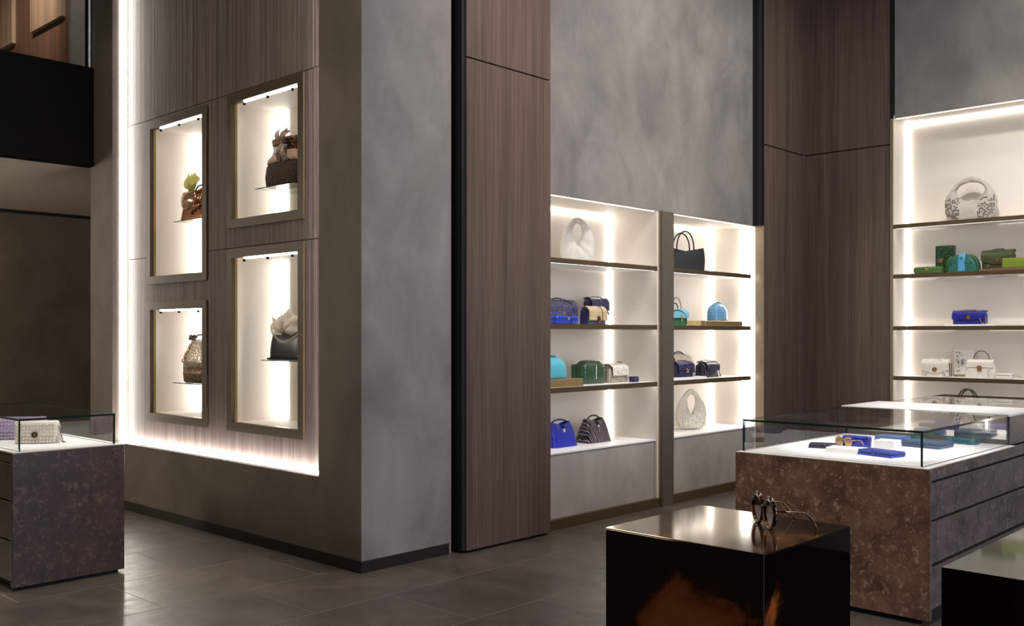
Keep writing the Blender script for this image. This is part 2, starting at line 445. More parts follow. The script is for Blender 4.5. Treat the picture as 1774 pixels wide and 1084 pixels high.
# niche wall: plaster around a tall lit recess
OY0, OY1, OZ0, OZ1 = 5.683, 8.935, .596, 5.55
XP = 4.19                                      # face of the ribbed panelling
wall_left = mk('wall_left', [box(XN, 4.30, YG, 9.407, 0, OZ0), box(XN, 4.30, YG, 9.407, OZ1, ZC),
                             box(XN, 4.30, YG, OY0, OZ0, OZ1), box(XN, 4.30, OY1, 9.407, OZ0, OZ1),
                             box(4.30, 6.6, 9.30, 9.407, 0, ZC)], M['plaster_dark'])  # same plaster as the grey wall; its dimmer light is in the colour
tag(wall_left, 'plaster wall in a shaded brown tone around the glowing recess of ribbed wood', kind='structure')
niches = {  # frame outer: y0, y1, z0, z1 (measured on the niche wall, moved to the frame face)
    'A': (7.229, 8.262, 2.035, 3.463), 'B': (5.872, 6.912, 2.427, 3.474),
    'C': (7.229, 8.262, .838, 1.878), 'D': (5.872, 6.912, .840, 2.262)}
XF = 4.174; sc = XF/XN
niches = {k: (a*sc, b_*sc, 1.6+(c_-1.6)*sc, 1.6+(d_-1.6)*sc) for k, (a, b_, c_, d_) in niches.items()}
RY = 7.41; RZ = (OZ0, 2.295, 3.55, OZ1)
rib = .0225
def holes_cut(y, z0, z1):
    iv = [(z0, z1)]
    for (a, b_, c_, d_) in niches.values():
        if a-.0 < y < b_+.0:
            out = []
            for (p, q) in iv:
                if d_ <= p or c_ >= q: out.append((p, q)); continue
                if c_ > p: out.append((p, c_+.02))
                if d_ < q: out.append((d_-.02, q))
            iv = out
    return iv
for (ya, yb) in ((OY0+.004, RY-.003), (RY+.003, OY1-.004)):
    n = round((yb-ya)/rib); w = (yb-ya)/n
    for (za, zb) in zip(RZ[:-1], RZ[1:]):
        V, F = [], []
        for i in range(n):
            y0 = ya+i*w; y1 = y0+w
            for (p, q) in holes_cut((y0+y1)/2, za+.003, zb-.003):
                b0 = len(V)
                dx = random.uniform(-.0012, .0012)
                pr = [(XP+.0022, y0), (XP-.0005+dx*.6, y0+w*.16), (XP-.0005+dx*.6, y0+w*.80), (XP+.0022, y1), (XP+.012, y1), (XP+.012, y0)]
                for z in (p, q): V += [(x, y, z) for x, y in pr]
                for k in range(6):
                    j = (k+1) % 6; F.append((b0+k, b0+j, b0+6+j, b0+6+k))
                F.append(tuple(b0+5-k for k in range(6))); F.append(tuple(b0+6+k for k in range(6)))
        mk('wood_panel', (V, F), M['rib_wood'], wall_left)
# LED lines on the four returns of the recess
mk('led_strip', box(XN+.072, XP-.012, OY1-.008, OY1-.001, OZ0+.01, OZ1), M['led_recess'], wall_left)
mk('led_strip', box(XN+.072, XP-.012, OY0+.001, OY0+.008, OZ0+.01, OZ1), M['led_recess'], wall_left)
mk('led_strip', box(XN+.072, XP-.012, OY0+.01, OY1-.01, OZ0+.001, OZ0+.008), M['led_recess'], wall_left)
tag(mk('baseboard_left', [box(XN-.012, XN, YG-.012, 9.41, 0, .078), box(XN, 4.83, YG-.012, YG, 0, .078)], M['baseboard']),
    'dark bronze baseboard running round the plaster corner', kind='structure')

# grey return wall beside it
tag(mk('wall_middle', box(4.30, 4.86, YG, 5.32, 0, ZC), M['plaster']), 'grey-blue mottled plaster wall between recess and wood panel', kind='structure')
mk('corner_skin', box(XN, 4.30, YG-.001, YG, .0, ZC), M['plaster'], bpy.data.objects['wall_middle'])  # thin skin gives the lit side of the corner its lighter tone
tag(mk('trim_1', box(4.86, 5.9, 5.32, 5.40, 0, ZC), M['gap']), 'black shadow gap behind the tall wood panel', kind='structure')
cl = thing('wall_panelling', 'tall walnut veneer wall panel in two heights at the grey wall', None, kind='structure'); cl.name = 'trim_2'
for z0, z1 in ((.018, 3.612), (3.622, ZC)):
    mk('wood_panel', rbox(4.93, 5.862, YP, 5.31, z0, z1, .002, 1), [M['wood']], cl)
mk('panel_core', box(4.90, 4.9295, YP+.02, 5.31, .018, ZC), M['gap'], cl)

# shelf wall
BX = ((5.90, 7.46), (7.68, 9.268)); ZS = 2.738; ZP = .622; BACK = 5.76
wall_shelf = tag(mk('wall_back', [box(5.86, 9.20, YG, 5.9, ZS, ZC), box(9.20, 9.27, YG+.02, 5.9, ZS, ZC)], [M['plaster']]), 'grey mottled plaster wall above the two lit shelf bays', kind='structure')
mk('shadow_gap', box(9.20, 9.2695, YP+.02, YG+.02, ZS, ZC), M['gap'], wall_shelf)  # black filler paints the shade beside the wood column
tag(mk('baseboard_back', box(5.86, 9.27, YG-.012, YG+.03, 0, .084), M['bronze']), 'bronze baseboard under the shelf bays', kind='structure')

def bay(name, label, ax, lo, hi, depth_front, depth_back, z0, z1, shelves, plinth=True, led_side=(1, 1), shelf_end=0, group=None):
    """ax 'y': opening faces -Y, lo..hi is X.  ax 'x': opening faces -X, lo..hi is Y."""
    t = thing(name, label, 'shelving', group=group)
    def B(a0, a1, d0, d1, z_0, z_1): return box(a0, a1, d0, d1, z_0, z_1) if ax == 'y' else box(d0, d1, a0, a1, z_0, z_1)
    f, bk = depth_front, depth_back
    mk('back_panel', B(lo, hi, bk, bk+.03, z0-.6 if plinth else z0, z1), M['cream'], t)
    mk('side_panel', B(lo-.028, lo, f+.005, bk+.03, .084, z1), M['cream'], t)
    mk('side_panel', B(hi, hi+.028, f+.005, bk+.03, .084, z1), M['cream'], t)
    mk('top_panel', B(lo, hi, f+.005, bk+.03, z1-.004, z1+.03), M['cream'], t)
    mk('plinth', B(lo+.004, hi-.014, f+.028, bk, .084, z0-.012), M['cream_plaster'], t)
    mk('plinth_top', B(lo, hi, f+.02, bk, z0-.012, z0), M['white'], t)
    L = 'led_strip'
    if led_side[0]: mk(L, B(lo+.001, lo+.018, bk-.028, bk-.006, z0+.01, z1-.01), M['led'], t)
    if led_side[1]: mk(L, B(hi-.018, hi-.001, bk-.028, bk-.006, z0+.01, z1-.01), M['led'], t)
    mk(L, B(lo+.05, hi-.05, bk-.03, bk-.012, z1-.022, z1-.006), M['led'], t)
    zs = sorted(shelves)
    for z in zs:
        s = mk('shelf', B(lo, hi-shelf_end, f+.014, bk-.045, z-.034, z), M['white'], t)
        mk('nosing', B(lo, hi-shelf_end, f-.002, f+.014, z-.042, z), M['bronze'], s)
        mk('led_strip', B(lo+.02, hi-shelf_end-.02, f+.0145, f+.030, z-.041, z-.035), M['led_soft'], s)
    mk('led_strip', B(lo+.02, hi-.02, f+.012, f+.035, z1-.010, z1-.0045), M['led_dim'], t)
    return t
SH = (2.222, 1.680, 1.157)
bay1 = bay('shelf_bay', 'lit cream shelf bay between the wood panel and the bronze pilaster', 'y', BX[0][0], BX[0][1], YG, BACK, ZP, ZS, SH)
bay2 = bay('shelf_bay', 'lit cream shelf bay right of the bronze pilaster', 'y', BX[1][0], BX[1][1], YG, BACK, ZP, ZS, SH, shelf_end=.11)
mk('led_strip', box(9.235, 9.262, 5.26, 5.36, ZP+.01, ZS-.01), M['led'], bay2)
pil = thing('pilaster', 'brown metal pilaster between the two shelf bays', 'pilaster')
mk('front_plate', box(7.495, 7.68, 5.165, 5.19, .0, ZS-.004), M['pilaster'], pil)
mk('core', box(7.4885, 7.651, 5.19, 5.75, .0, ZS-.004), M['rim'], pil)

# wood clad corner
t3 = thing('trim_3', 'dark walnut panelling in the corner right of the shelf bays', None, kind='structure')
for z0, z1 in ((.0, 3.588), (3.600, ZC)):
    mk('wood_panel', rbox(9.283, 10.199, YP, 5.3, z0, z1, .002, 1), M['wood'], t3)
    mk('wood_panel', rbox(XR, XR+.15, 4.735, YP+.03, z0, z1, .002, 1), M['wood'], t3)
    mk('wood_panel', rbox(XR, XR+.15, 4.160, 4.730, z0, z1, .002, 1), M['wood'], t3)
mk('edge_trim', box(9.270, 9.282, YP, 5.3, 0, ZS), M['rim'], t3)  # paler metal carries the light on the lower column side
mk('edge_trim', box(9.270, 9.282, YP, 5.3, ZS, ZC), M['gap'], t3)  # same edge higher up, coloured black for the shade there
mk('edge_trim', box(XR-.002, XR+.16, 4.118, 4.150, 0, 3.863), M['rim'], t3)
mk('shadow_gap', box(XR+.02, XR+.16, 4.10, 4.158, 3.863, ZC), M['gap'], t3)
mk('shadow_gap', box(9.3, XR+.3, YP+.19, YP+.3, 0, ZC), M['gap'], t3)
mk('shadow_gap', box(XR+.05, XR+.3, 4.0, YP+.2, 3.87, ZC), M['gap'], t3)

# right wall
wr = tag(mk('wall_right', [box(XR, 10.8, -4.0, 4.10, 3.866, ZC), box(XR, 10.8, -4.0, .75, 0, 3.866)], M['plaster']), 'grey plaster wall above the tall lit shelving on the right', kind='structure')
bay3 = bay('shelf_bay', 'tall lit cream shelving behind the glass counter on the right', 'x', .78, 4.115, XR, 10.56, ZP, 3.864, (2.745, 2.222, 1.680, 1.157))

# walls behind the camera (seen only in reflections)
tag(mk('wall_front', [box(-2.6, 2.9, -4.1, -4.0, 0, ZC), box(6.3, 10.9, -4.1, -4.0, 0, ZC), box(2.9, 6.3, -4.1, -4.0, 0, .9), box(2.9, 6.3, -4.1, -4.0, 4.3, ZC)], M['plaster_dark']),
    'plaster wall with the shop window, behind the viewer', kind='structure')
tag(mk('wall_side', box(-2.6, -2.5, -4.0, 13.7, 0, ZC), M['plaster_dark']), 'plain plaster side wall', kind='structure')

# mezzanine: black fascia, soffit, back wall, upper floor
tag(mk('trim_4', [box(-2.5, 4.036, 9.33, 9.45, 3.203, 4.147), box(-2.5, 4.036, 9.325, 9.33, 3.203, 3.245), box(-2.5, 4.036, 9.325, 9.33, 4.12, 4.147)], M['black']),
    'black steel fascia of the mezzanine at upper left', kind='structure')
tag(mk('mezzanine_slab', box(-2.5, 6.6, 9.45, 13.66, 3.24, 4.14), M['soffit']), 'pale painted soffit under the mezzanine', kind='structure').name = 'ceiling_mezzanine'
tag(mk('wall_rear', box(-2.6, 6.7, 13.66, 13.8, 0, ZC), M['plaster_dark']), 'dark brown plaster wall under the mezzanine', kind='structure')
mk('shadow_gap', box(-2.5, 6.6, 13.62, 13.66, 3.20, 3.24), M['gap'], bpy.data.objects['wall_rear'])
tag(mk('wall_far_side', box(6.6, 6.7, 9.3, 13.66, 0, ZC), M['plaster_dark']), 'plaster end wall of the back room', kind='structure')
up = tag(mk('wall_upper', [box(4.30, 4.45, 10.56, 13.6, 4.14, ZC), box(4.45, 5.1, 10.5, 10.62, 4.14, ZC)], [M['upper_wood']]), 'warm wood clad wall on the upper floor at top left', kind='structure')
mk('end_plaster', box(4.30, 5.1, 10.50, 10.56, 4.14, ZC), M['plaster'], up)
for (a, b_) in ((10.634, 11.50), (12.043, 12.95)):
    mk('wood_panel', rbox(4.255, 4.30, a, b_, 4.995, 5.95, .002, 1), M['upper_niche_lit'], up)  # pale boards stand in for lit niches; the glow is in their colour
bal = thing('balustrade', 'clear glass balustrade with its lit end edge painted white standing on the black fascia', 'balustrade', (0, 0, 0))
mk('glass_pane', box(-2.4, 4.010, 9.38, 9.392, 4.147, 5.25), M['glass'], bal)
mk('lit_end_edge', box(4.010, 4.024, 9.376, 9.396, 4.147, 5.25), M['white'], bal)  # white strip paints the light caught in the glass end

# ------------------------------------------------------------------ DISPLAY NICHES
XB = 4.61
def niche(key, label):
    y0, y1, z0, z1 = niches[key]; t = thing('display_niche', label, 'display niche', group='framed display niches in the ribbed wall')
    fw = .070
    # frame: four mitred bars
    V = []
    for x in (XF, XP+.02):
        V += [(x, y0, z0), (x, y1, z0), (x, y1, z1), (x, y0, z1), (x, y0+fw, z0+fw), (x, y1-fw, z0+fw), (x, y1-fw, z1-fw), (x, y0+fw, z1-fw)]
    F = []
    for k in range(4):
        j = (k+1) % 4
        F += [(k, j, 4+j, 4+k), (8+k, 8+4+k, 8+4+j, 8+j), (k, 8+k, 8+j, j), (4+k, 4+j, 12+j, 12+k)]
    mk('frame', (V, F), M['frame'], t)
    a, b_, c_, d_ = y0+fw, y1-fw, z0+fw, z1-fw
    r = .058
    mk('reveal', [box(XP+.02, XF+r, a-.01, a, c_-.01, d_+.01), box(XP+.02, XF+r, b_, b_+.01, c_-.01, d_+.01),
                  box(XP+.02, XF+r, a, b_, c_-.01, c_), box(XP+.02, XF+r, a, b_, d_, d_+.01)], M['brass'], t)
    x = XF+r
    mk('side_panel', box(x, XB, a-.01, a, c_, d_), M['cream'], t)
    mk('side_panel', box(x, XB, b_, b_+.01, c_, d_), M['cream'], t)
    mk('base_panel', box(x, XB, a-.01, b_+.01, c_-.01, c_), M['cream'], t)
    mk('top_panel', box(x, XB, a-.01, b_+.01, d_, d_+.01), M['cream'], t)
    mk('back_panel', box(XB, XB+.01, a-.01, b_+.01, c_-.01, d_+.01), M['cream'], t)
    mk('led_strip', box(XB-.012, XB-.002, b_-.17, b_-.002, c_+.005, d_-.005), M['led_niche'], t)
    bar = mk('light_bar', rbox(x-.044, x-.026, a+.05, b_-.16, d_-.016, d_-.001, .002, 1), M['light_bar'], t)
    for k in range(3):
        yy = a+.10+k*(b_-a-.26)/2
        mk('spotlight', [disc(x-.035, yy, d_-.035, .011, .022, 'z', 12), box(x-.039, x-.031, yy-.014, yy+.014, d_-.018, d_-.010)], M['black'], t)
    return (a, b_, c_, d_)
nA = niche('A', 'tall bronze framed niche, upper left, with the copper bag')
nB = niche('B', 'bronze framed niche, upper right, with the brown fur bag')
nC = niche('C', 'bronze framed niche, lower left, with the gold snakeskin bag')
nD = niche('D', 'tall bronze framed niche, lower right, with the black bag')

# ------------------------------------------------------------------ BAG BUILDERS (front faces -Y, base at z=0)
def bag_thing(name, label, cat, loc, rz=0, group=None): return thing(name, label, cat, loc, rz, group)

def tube_handle(parent, x0, x1, y, z, h, r, mat, name='handle', ry=None, y2=None, label=None):
    return mk(name, tube(arc(x0, x1, y, z, h, 16, y2), r, 8, ry, up=(0, 1, 0)), mat, parent, label, smooth=True)

def clasp(parent, x, y, z, r, mat=None):
    mat = mat or M['gold']
    g = [disc(x, y-.006, z, r, .006, 'y', 16)]
    ring = [(x+r*1.15*math.cos(2*PI*i/18), y-.007, z+r*1.15*math.sin(2*PI*i/18)) for i in range(18)]
    g.append(tube(ring, r*.28, 6, closed=True, up=(0, 1, 0)))
    g.append(rbox(x-r*.35, x+r*.35, y-.016, y-.005, z-r*.5, z+r*.7, .002, 1))
    return mk('clasp', g, mat, parent, auto=40)

def chain(parent, pts, r, mat, name='chain_strap', link=None):
    P = []
    pts = [Vector(p) for p in pts]
    # resample
    L = sum((pts[i+1]-pts[i]).length for i in range(len(pts)-1)); n = max(4, int(L/(r*3.2)))
    g = []; d = 0; k = 0; seg = 0
    for i in range(n):
        s = L*(i+.5)/n; acc = 0
        for j in range(len(pts)-1):
            l = (pts[j+1]-pts[j]).length
            if acc+l >= s or j == len(pts)-2:
                p = pts[j].lerp(pts[j+1], min(1, (s-acc)/max(l, 1e-6))); t = (pts[j+1]-pts[j]).normalized(); break
            acc += l
        a = t.cross(Vector((0, 1, 0)) if i % 2 else Vector((.3, .2, 1)))
        if a.length < .01: a = t.cross(Vector((1, 0, 0)))
        a.normalize()
        ring = [p+t*(r*2.0*math.cos(2*PI*q/8))+a*(r*1.2*math.sin(2*PI*q/8)) for q in range(8)]
        g.append(tube(ring, r*.5, 4, closed=True, up=tuple(t.cross(a))))
    return mk(name, g, mat, parent, smooth=True)

def hobo(name, label, cat, loc, rz, w, h, d, mat, hole=(.16, .26, .66), point=.5, tilt=0, top_taper=.6):
    t = bag_thing(name, label, cat, loc, rz)
    hw, hh, hz = hole[0], hole[1], hole[2]
    NT, NP = 56, 18; V, F = [], []
    for i in range(NT):
        th = 2*PI*i/NT; s, c = math.sin(th), math.cos(th)
        zz = c if c > -.0 else -abs(c)**.55
        xs = math.copysign(abs(s)**(.85 if c > 0 else .62), s)
        wx = w/2*(1-(1-top_taper)*(max(0, c)**1.5))
        ox, oz = wx*xs, h*.42+(h*.58*c if c > 0 else h*.42*zz)
        oz = max(oz, 0.0)
        ix = hw*w/2*math.copysign(abs(s)**1.0, s)*(1 if c > 0 else (1-point*abs(c)**1.2))
        iz = h*hz+hh*h*c*(.85 if c > 0 else 1.15)
        D = d/2*(.28+.72*((1-c)/2)**.8)
        for k in range(NP):
            ph = 2*PI*k/NP; u = (1+math.cos(ph))/2; sn = math.sin(ph)
            x = ix*(1-u)+ox*u; z = iz*(1-u)+oz*u
            y = D*math.copysign(abs(sn)**.8, sn)+.004*math.sin(9*th+2*ph)
            V.append((x+tilt*z, y, max(z, 0)))
    for i in range(NT):
        for k in range(NP):
            F.append((i*NP+k, i*NP+(k+1) % NP, ((i+1) % NT)*NP+(k+1) % NP, ((i+1) % NT)*NP+k))
    mk('body', (V, F), mat, t, smooth=True)
    # seam along handle
    sm = [((-w*.30+tilt*h*.6)+.02*i/8, -d*.30+.02*i/8, h*(.05+.07*i)) for i in range(9)]
    return t

def flap_bag(name, label, cat, loc, rz, w, h, d, mat, flap=.55, flapmat=None, gus=None, vee=0.0, hw=None, clasp_xz=True, handle=None, strap=None, dome=.12, group=None, cl=None, taper=0.0):
    t = bag_thing(name, label, cat, loc, rz, group)
    flapmat = flapmat or mat; gus = gus or mat
    r = min(d*.3, h*.2)
    mk('body', loft([(0, w/2, d/2, 8), (.004, w/2, d/2, 9), (h*.5, w/2*(1-taper*.5), d/2*.96, 9), (h*.82, w/2*(1-taper*.9), d/2*.80, 8), (h*.95, w/2*(1-taper), d/2*.52, 6), (h, w/2*(1-taper), d/2*.25, 5)], 40), mat, t, auto=45)
    # concertina gussets on both ends
    for s in (-1, 1):
        wx = w/2
        g = []
        for q in (-.22, .22):
            g.append(rbox(min(s*(wx-.010), s*(wx+.003)), max(s*(wx-.010), s*(wx+.003)), d*q-d*.12, d*q+d*.12, .006, h*.80, .002, 1))
        mk('gusset', g, gus, t)
    fw = w/2*(1-taper)*1.01+.002
    def fn(u, v):
        x = (2*u-1)*fw
        ln = flap*h*(1+vee*(1-abs(2*u-1)**1.4))
        tt = v
        top = .42
        if tt < top:   # over the top, rising dome
            a = tt/top*PI*.5+PI*.5*.0
            y = d*.34*math.cos(a*1.0)-d*.10*(tt/top); z = h+.004+h*dome*.25*math.sin(a)-(1-tt/top)**3*h*.07
        else:
            q = (tt-top)/(1-top)
            a = min(1, q*3)*PI/2
            y = -d*.10-(d*.44)*math.sin(a)-.004; z = h+.004+h*dome*.25-(h*.10)*(1-math.cos(a))-max(0, q-.0)*ln*.95
        return (x, y, z)
    mk('flap', sheet(fn, 14, 14, .006), flapmat, t, auto=50)
    if clasp_xz:
        clasp(t, 0, -d/2-.008, h*(1-flap*(.78+vee*.6)), cl or .014)
    if handle:
        tube_handle(t, -handle[0], handle[0], 0, h*1.0, handle[1], handle[2] if len(handle) > 2 else .006, handle[3] if len(handle) > 3 else mat)
        for s in (-1, 1): mk('ring', tube([(s*handle[0]+.008*math.cos(2*PI*i/10), -.0, h*1.02+.010*math.sin(2*PI*i/10)) for i in range(10)], .0022, 5, closed=True, up=(0, 1, 0)), M['gold'], t, smooth=True)
    if strap:
        kind, smat = strap
        x1 = w/2
        pts = [(-x1*.75, d*.15, h*1.02), (-x1*.3, d*.05, h*1.10), (x1*.35, -d*.1, h*1.10), (x1*.62, -d*.52, h*.9), (x1*.70, -d*.58, h*.45), (x1*.85, -d*.66, .012), (x1*1.12, -d*.4, .008)]
        if kind == 'chain': chain(t, pts, .0045, smat)
        else: mk('strap', tube(pts, .008, 6, .003), smat, t, smooth=True)
    return t

def tote(name, label, cat, loc, rz, w, h, d, mat, tw=.8, td=.45, sag=.0, handles=2, hh=.12, hr=.006, hmat=None, tab=True, hx=.22, flare=0, hob=True, lip=True):
    t = bag_thing(name, label, cat, loc, rz); hmat = hmat or mat
    secs = []
    for k in range(9):
        q = k/8
        hx_ = w/2*(1-(1-tw)*q**1.2+.04*math.sin(PI*q)); hy_ = d/2*(1-(1-td)*q**1.1+.06*math.sin(PI*q))
        secs.append((h*q+(0 if k else 0), hx_, hy_, 6-1.5*q))
    secs.insert(1, (.004, w/2*1.01, d/2*1.01, 7))
    wob = lambda t_, q: .015*math.sin(5*t_+6*q)*q
    V, F = loft(secs, 44, wob=wob, cap1=False)
    # dip in the rim front/back and inner lining
    n = 44; K = len(secs)
    for k in range(K-3, K):
        for i in range(n):
            x, y, z = V[k*n+i]; V[k*n+i] = (x, y, z-sag*h*(1-min(1, abs(x)/(w/2*tw)))**1.0*(k-K+4)/3)
    b0 = len(V)
    for i in range(n):
        x, y, z = V[(K-1)*n+i]; V.append((x*.95, y*.86, z-.002))
    for i in range(n):
        x, y, z = V[(K-1)*n+i]; V.append((x*.9, y*.7, z-h*.25))
    for i in range(n):
        j = (i+1) % n
        F.append(((K-1)*n+i, (K-1)*n+j, b0+j, b0+i)); F.append((b0+i, b0+j, b0+n+j, b0+n+i))
    F.append(tuple(b0+n+i for i in range(n)))
    mk('body', (V, F), mat, t, auto=60)
    ys = (-d/2*td*.85, d/2*td*.85) if handles == 2 else (0,)
    for i, y in enumerate(ys):
        zb = h*(1-sag*.55)-.02
        tube_handle(t, -w*hx, w*hx, y, zb, hh*(1-.06*i), hr, hmat, y2=y)
        for s in (-1, 1):
            mk('handle_tab', rbox(s*w*hx-.012, s*w*hx+.012, y-.004-(.006 if i == 0 else 0), y+.004, zb-.035, zb+.012, .002, 1), hmat, t)
    if tab:
        mk('tab', rbox(-.012, .012, -d/2*td-.020, -d/2*td*.3, h*(1-sag)-.045, h*(1-sag)-.0, .003, 1), hmat, t)
        mk('clasp', rbox(-.012, .012, -d/2*td-.030, -d/2*td-.018, h*(1-sag)-.060, h*(1-sag)-.030, .003, 1), M['white'] if tab == 'silver' else M['gold'], t)
    return t

def pouch(name, label, cat, loc, rz, w, h, d, mat, gather=True, strapmat=None, ex=2.6, top=.42):
    t = bag_thing(name, label, cat, loc, rz)
    secs = [(0, w*.44, d*.42, 4), (.006, w*.48, d*.47, 4)]
    for k in range(1, 12):
        q = k/12
        f = (1-q**ex)**.5 if q < 1 else 0
        secs.append((h*q, w/2*max(f, top*.9)*(1.0), d/2*max(f, .25)*(1+.05*math.sin(PI*q)), 3-.4*q))
    secs.append((h*.985, w/2*top*.72, d/2*.22, 2.4)); secs.append((h, w/2*top*.4, d/2*.10, 2.2))
    wob = (lambda t_, q: .035*math.sin(10*t_+3*q)*q*q) if gather else None
    mk('body', loft(secs, 48, wob=wob), mat, t, smooth=True)
    sm = strapmat or mat
    # gathered slits with rolled edges + side strap
    for s in (-1, 1):
        pts = [(s*w*.18, -d*.40*(1-i*.06), h*(.60+.05*i)-.0+0*i) for i in range(6)]
        pts = [(s*w*(.30-.035*i), -d*(.42-.055*i), h*(.58+.066*i)) for i in range(6)]
        mk('fold', tube(pts, [.003, .006, .007, .007, .006, .003], 8), sm, t, smooth=True)
    tube_handle(t, -w*.18, w*.2, -d*.06, h*.90, h*.13, .005, sm, 'strap')
    return t

def clutch(name, label, cat, loc, rz, w, h, d, mat, clasp_at=True, trim=None, r=None):
    t = bag_thing(name, label, cat, loc, rz)
    r = r or min(h, d)*.42
    mk('body', rbox(-w/2, w/2, -d/2, d/2, 0, h, r, 4), mat, t, auto=50)
    ring = [(w/2*1.0*a*.985, d/2*b_*.985, h*.62) for a, b_ in [sup(2*PI*i/40, 7) for i in range(40)]]
    mk('frame_line', tube(ring, .0028, 6, closed=True), trim or M['bronze'], t, smooth=True)
    if clasp_at: mk('clasp', [rbox(-.016, .016, -d/2-.006, -d/2+.006, h*.5, h*.78, .002, 1)], M['gold'], t)
    return t

def place_y(x0, x1, yf, d):   # visible span x0..x1 on plane yf of a bag of depth d facing -Y
    k = ((x0+x1)/2)/yf
    w = (x1-x0)-k*d*.8
    return max(w, .1), x1-w/2, yf+d/2

CREAM = (.74, .69, .61)
# ------------------------------------------------------------------ NICHE BAGS (front faces -X)
def nshelf(key, zc, yc, hw_=.27):
    s = mk('glass_shelf', [(*box(4.25, 4.60, yc-hw_, yc+hw_, zc-.006, zc), [0]*6)], M['glass_shelf'], None)
    for o in bpy.data.objects:
        if o.name.startswith('display_niche') and o.get('label', '').find(key) > 0: s.parent = o
    mk('shelf_edge', [box(4.246, 4.25, yc-hw_, yc+hw_, zc-.0062, zc+.0002)], M['glass_edge'], s)
R = -PI/2
def lobe(cx, cy, cz, a, l, w, th, mat, parent, name='scarf', bend=.3, twist=0):
    """a ribbon of cloth leaving a knot at (cx,cy,cz) in direction a (radians in the XZ plane)"""
    def fn(u, v):
        s = u*l; ww = w*(.25+.75*min(1, u*1.8)**.7)*(v-.5)
        x = cx+math.cos(a)*s-math.sin(a)*ww; z = cz+math.sin(a)*s+math.cos(a)*ww
        y = cy-.02*math.sin(u*PI)*1.2-bend*w*(.5-abs(v-.5))*math.sin(u*PI)+.008*math.sin(v*9+u*5+twist)
        return (x, y, z)
    return mk(name, sheet(fn, 12, 12, th), mat, parent, smooth=True)

# A: copper bag with yellow green scarf
cop = leather((.60, .27, .13), 'plain', .16, None, .3, .6, .85)
yc = 7.90; zA = 2.60; nshelf('copper', zA, yc)
a = tote('handbag', 'glossy copper leather bag with a yellow-green scarf in the upper left niche', 'handbag', (4.365, yc, zA+.001), R, .46, .29, .18, cop, .74, .5, .12, 1, .06, .008, leather((.10, .03, .015), 'plain', .3), False, .2)
a2 = mk('front_pocket', sheet(lambda u, v: ((u-.5)*.27*(1-.35*abs(2*v-1)**2)-.06, -.083-.028*math.sin(PI*u)*math.sin(PI*v), .10+v*.15), 10, 10, .008), leather((.72, .42, .28), 'plain', .12, None, .3, .8, .7), a, smooth=True)
mk('clasp', disc(-.06, -.118, .185, .012, .008), leather((.10, .03, .015), 'plain', .3), a)
for k in range(3): mk('pleat', tube([(.0+.05*k, -.095, .05+.02*k), (.06+.05*k, -.085, .13), (.10+.035*k, -.06, .22)], .012, 8), cop, a, smooth=True)
for an, l, w_ in ((2.3, .15, .11), (.9, .14, .13), (1.6, .13, .09)):
    lobe(-.03, -.06, .27, an, l, w_, .004, leather((.62, .60, .16), 'plain', .35, None, .3), a)

# B: brown fur bag with snakeskin collar and bow
yc = 6.56; zB = 2.757; nshelf('fur bag', zB, yc)
bB = bag_thing('handbag', 'dark brown fur bag with snakeskin collar in the upper right niche', 'handbag', (4.365, yc, zB+.001), R)
fur = leather((.022, .009, .006), 'fur', .6, (.20, .085, .045)); snk = leather((.72, .60, .50), 'snake', .3, (.20, .10, .06), .8)
mk('body', loft([(0, .20, .075, 3.5), (.012, .225, .09, 3.2), (.08, .235, .10, 3), (.16, .225, .09, 3), (.22, .19, .07, 3)], 48), fur, bB, smooth=True)
mk('collar', loft([(.19, .215, .084, 3), (.225, .20, .078, 3), (.255, .165, .06, 3), (.28, .155, .05, 3)], 48, wob=lambda t_, q: .05*math.sin(14*t_)), leather((.70, .52, .38), 'fur', .4, (.40, .20, .12)), bB, smooth=True)
mk('neck', loft([(.27, .150, .048, 3), (.32, .150, .050, 3), (.36, .170, .055, 3), (.385, .17, .050, 3)], 48, wob=lambda t_, q: .05*math.sin(9*t_)*q), leather((.38, .15, .06), 'snake', .3, (.05, .02, .01), .7), bB, smooth=True)
mk('strap', tube([(.155*sup(2*PI*i/30, 3)[0], .054*sup(2*PI*i/30, 3)[1], .335) for i in range(30)], .009, 8, closed=True), leather((.07, .025, .02), 'plain', .3), bB, smooth=True)
mk('buckle_tab', rbox(-.09, .0, -.07, -.058, .262, .310, .004, 2), leather((.80, .74, .70), 'plain', .25), bB)
for an, l, w_ in ((.9, .12, .07), (2.2, .12, .07), (-1.2, .16, .06), (-1.9, .15, .06)):
    lobe(.055, -.075, .33, an, l, w_, .004, snk, bB, 'bow', .4, an)

# C: gold snakeskin bag
yc = 7.91; zC = 1.166; nshelf('gold', zC, yc)
bC = bag_thing('handbag', 'rounded pale gold snakeskin bag with dark base in the lower left niche', 'handbag', (4.365, yc, zC+.001), R)
gs = leather((.85, .80, .64), 'snake', .28, (.34, .26, .13), .55, .3, .15); gd = leather((.34, .22, .09), 'snake', .3, (.04, .028, .012), .6, .2, .2)
mk('base', loft([(0, .19, .075, 3), (.012, .208, .088, 3), (.08, .214, .094, 3), (.14, .212, .092, 3)], 48), gd, bC, smooth=True)
mk('body', loft([(.135, .214, .094, 3), (.20, .208, .09, 3), (.27, .180, .074, 2.8), (.33, .145, .055, 2.6), (.375, .115, .04, 2.5), (.385, .10, .03, 2.4)], 48, wob=lambda t_, q: .02*math.sin(9*t_)*q), gs, bC, smooth=True)
tube_handle(bC, -.09, .10, 0, .37, .055, .008, leather((.08, .05, .03), 'plain', .3))
chain(bC, [(-.055, -.058, .345), (-.105, -.084, .25), (-.135, -.092, .18)], .010, M['gold'], 'chain')
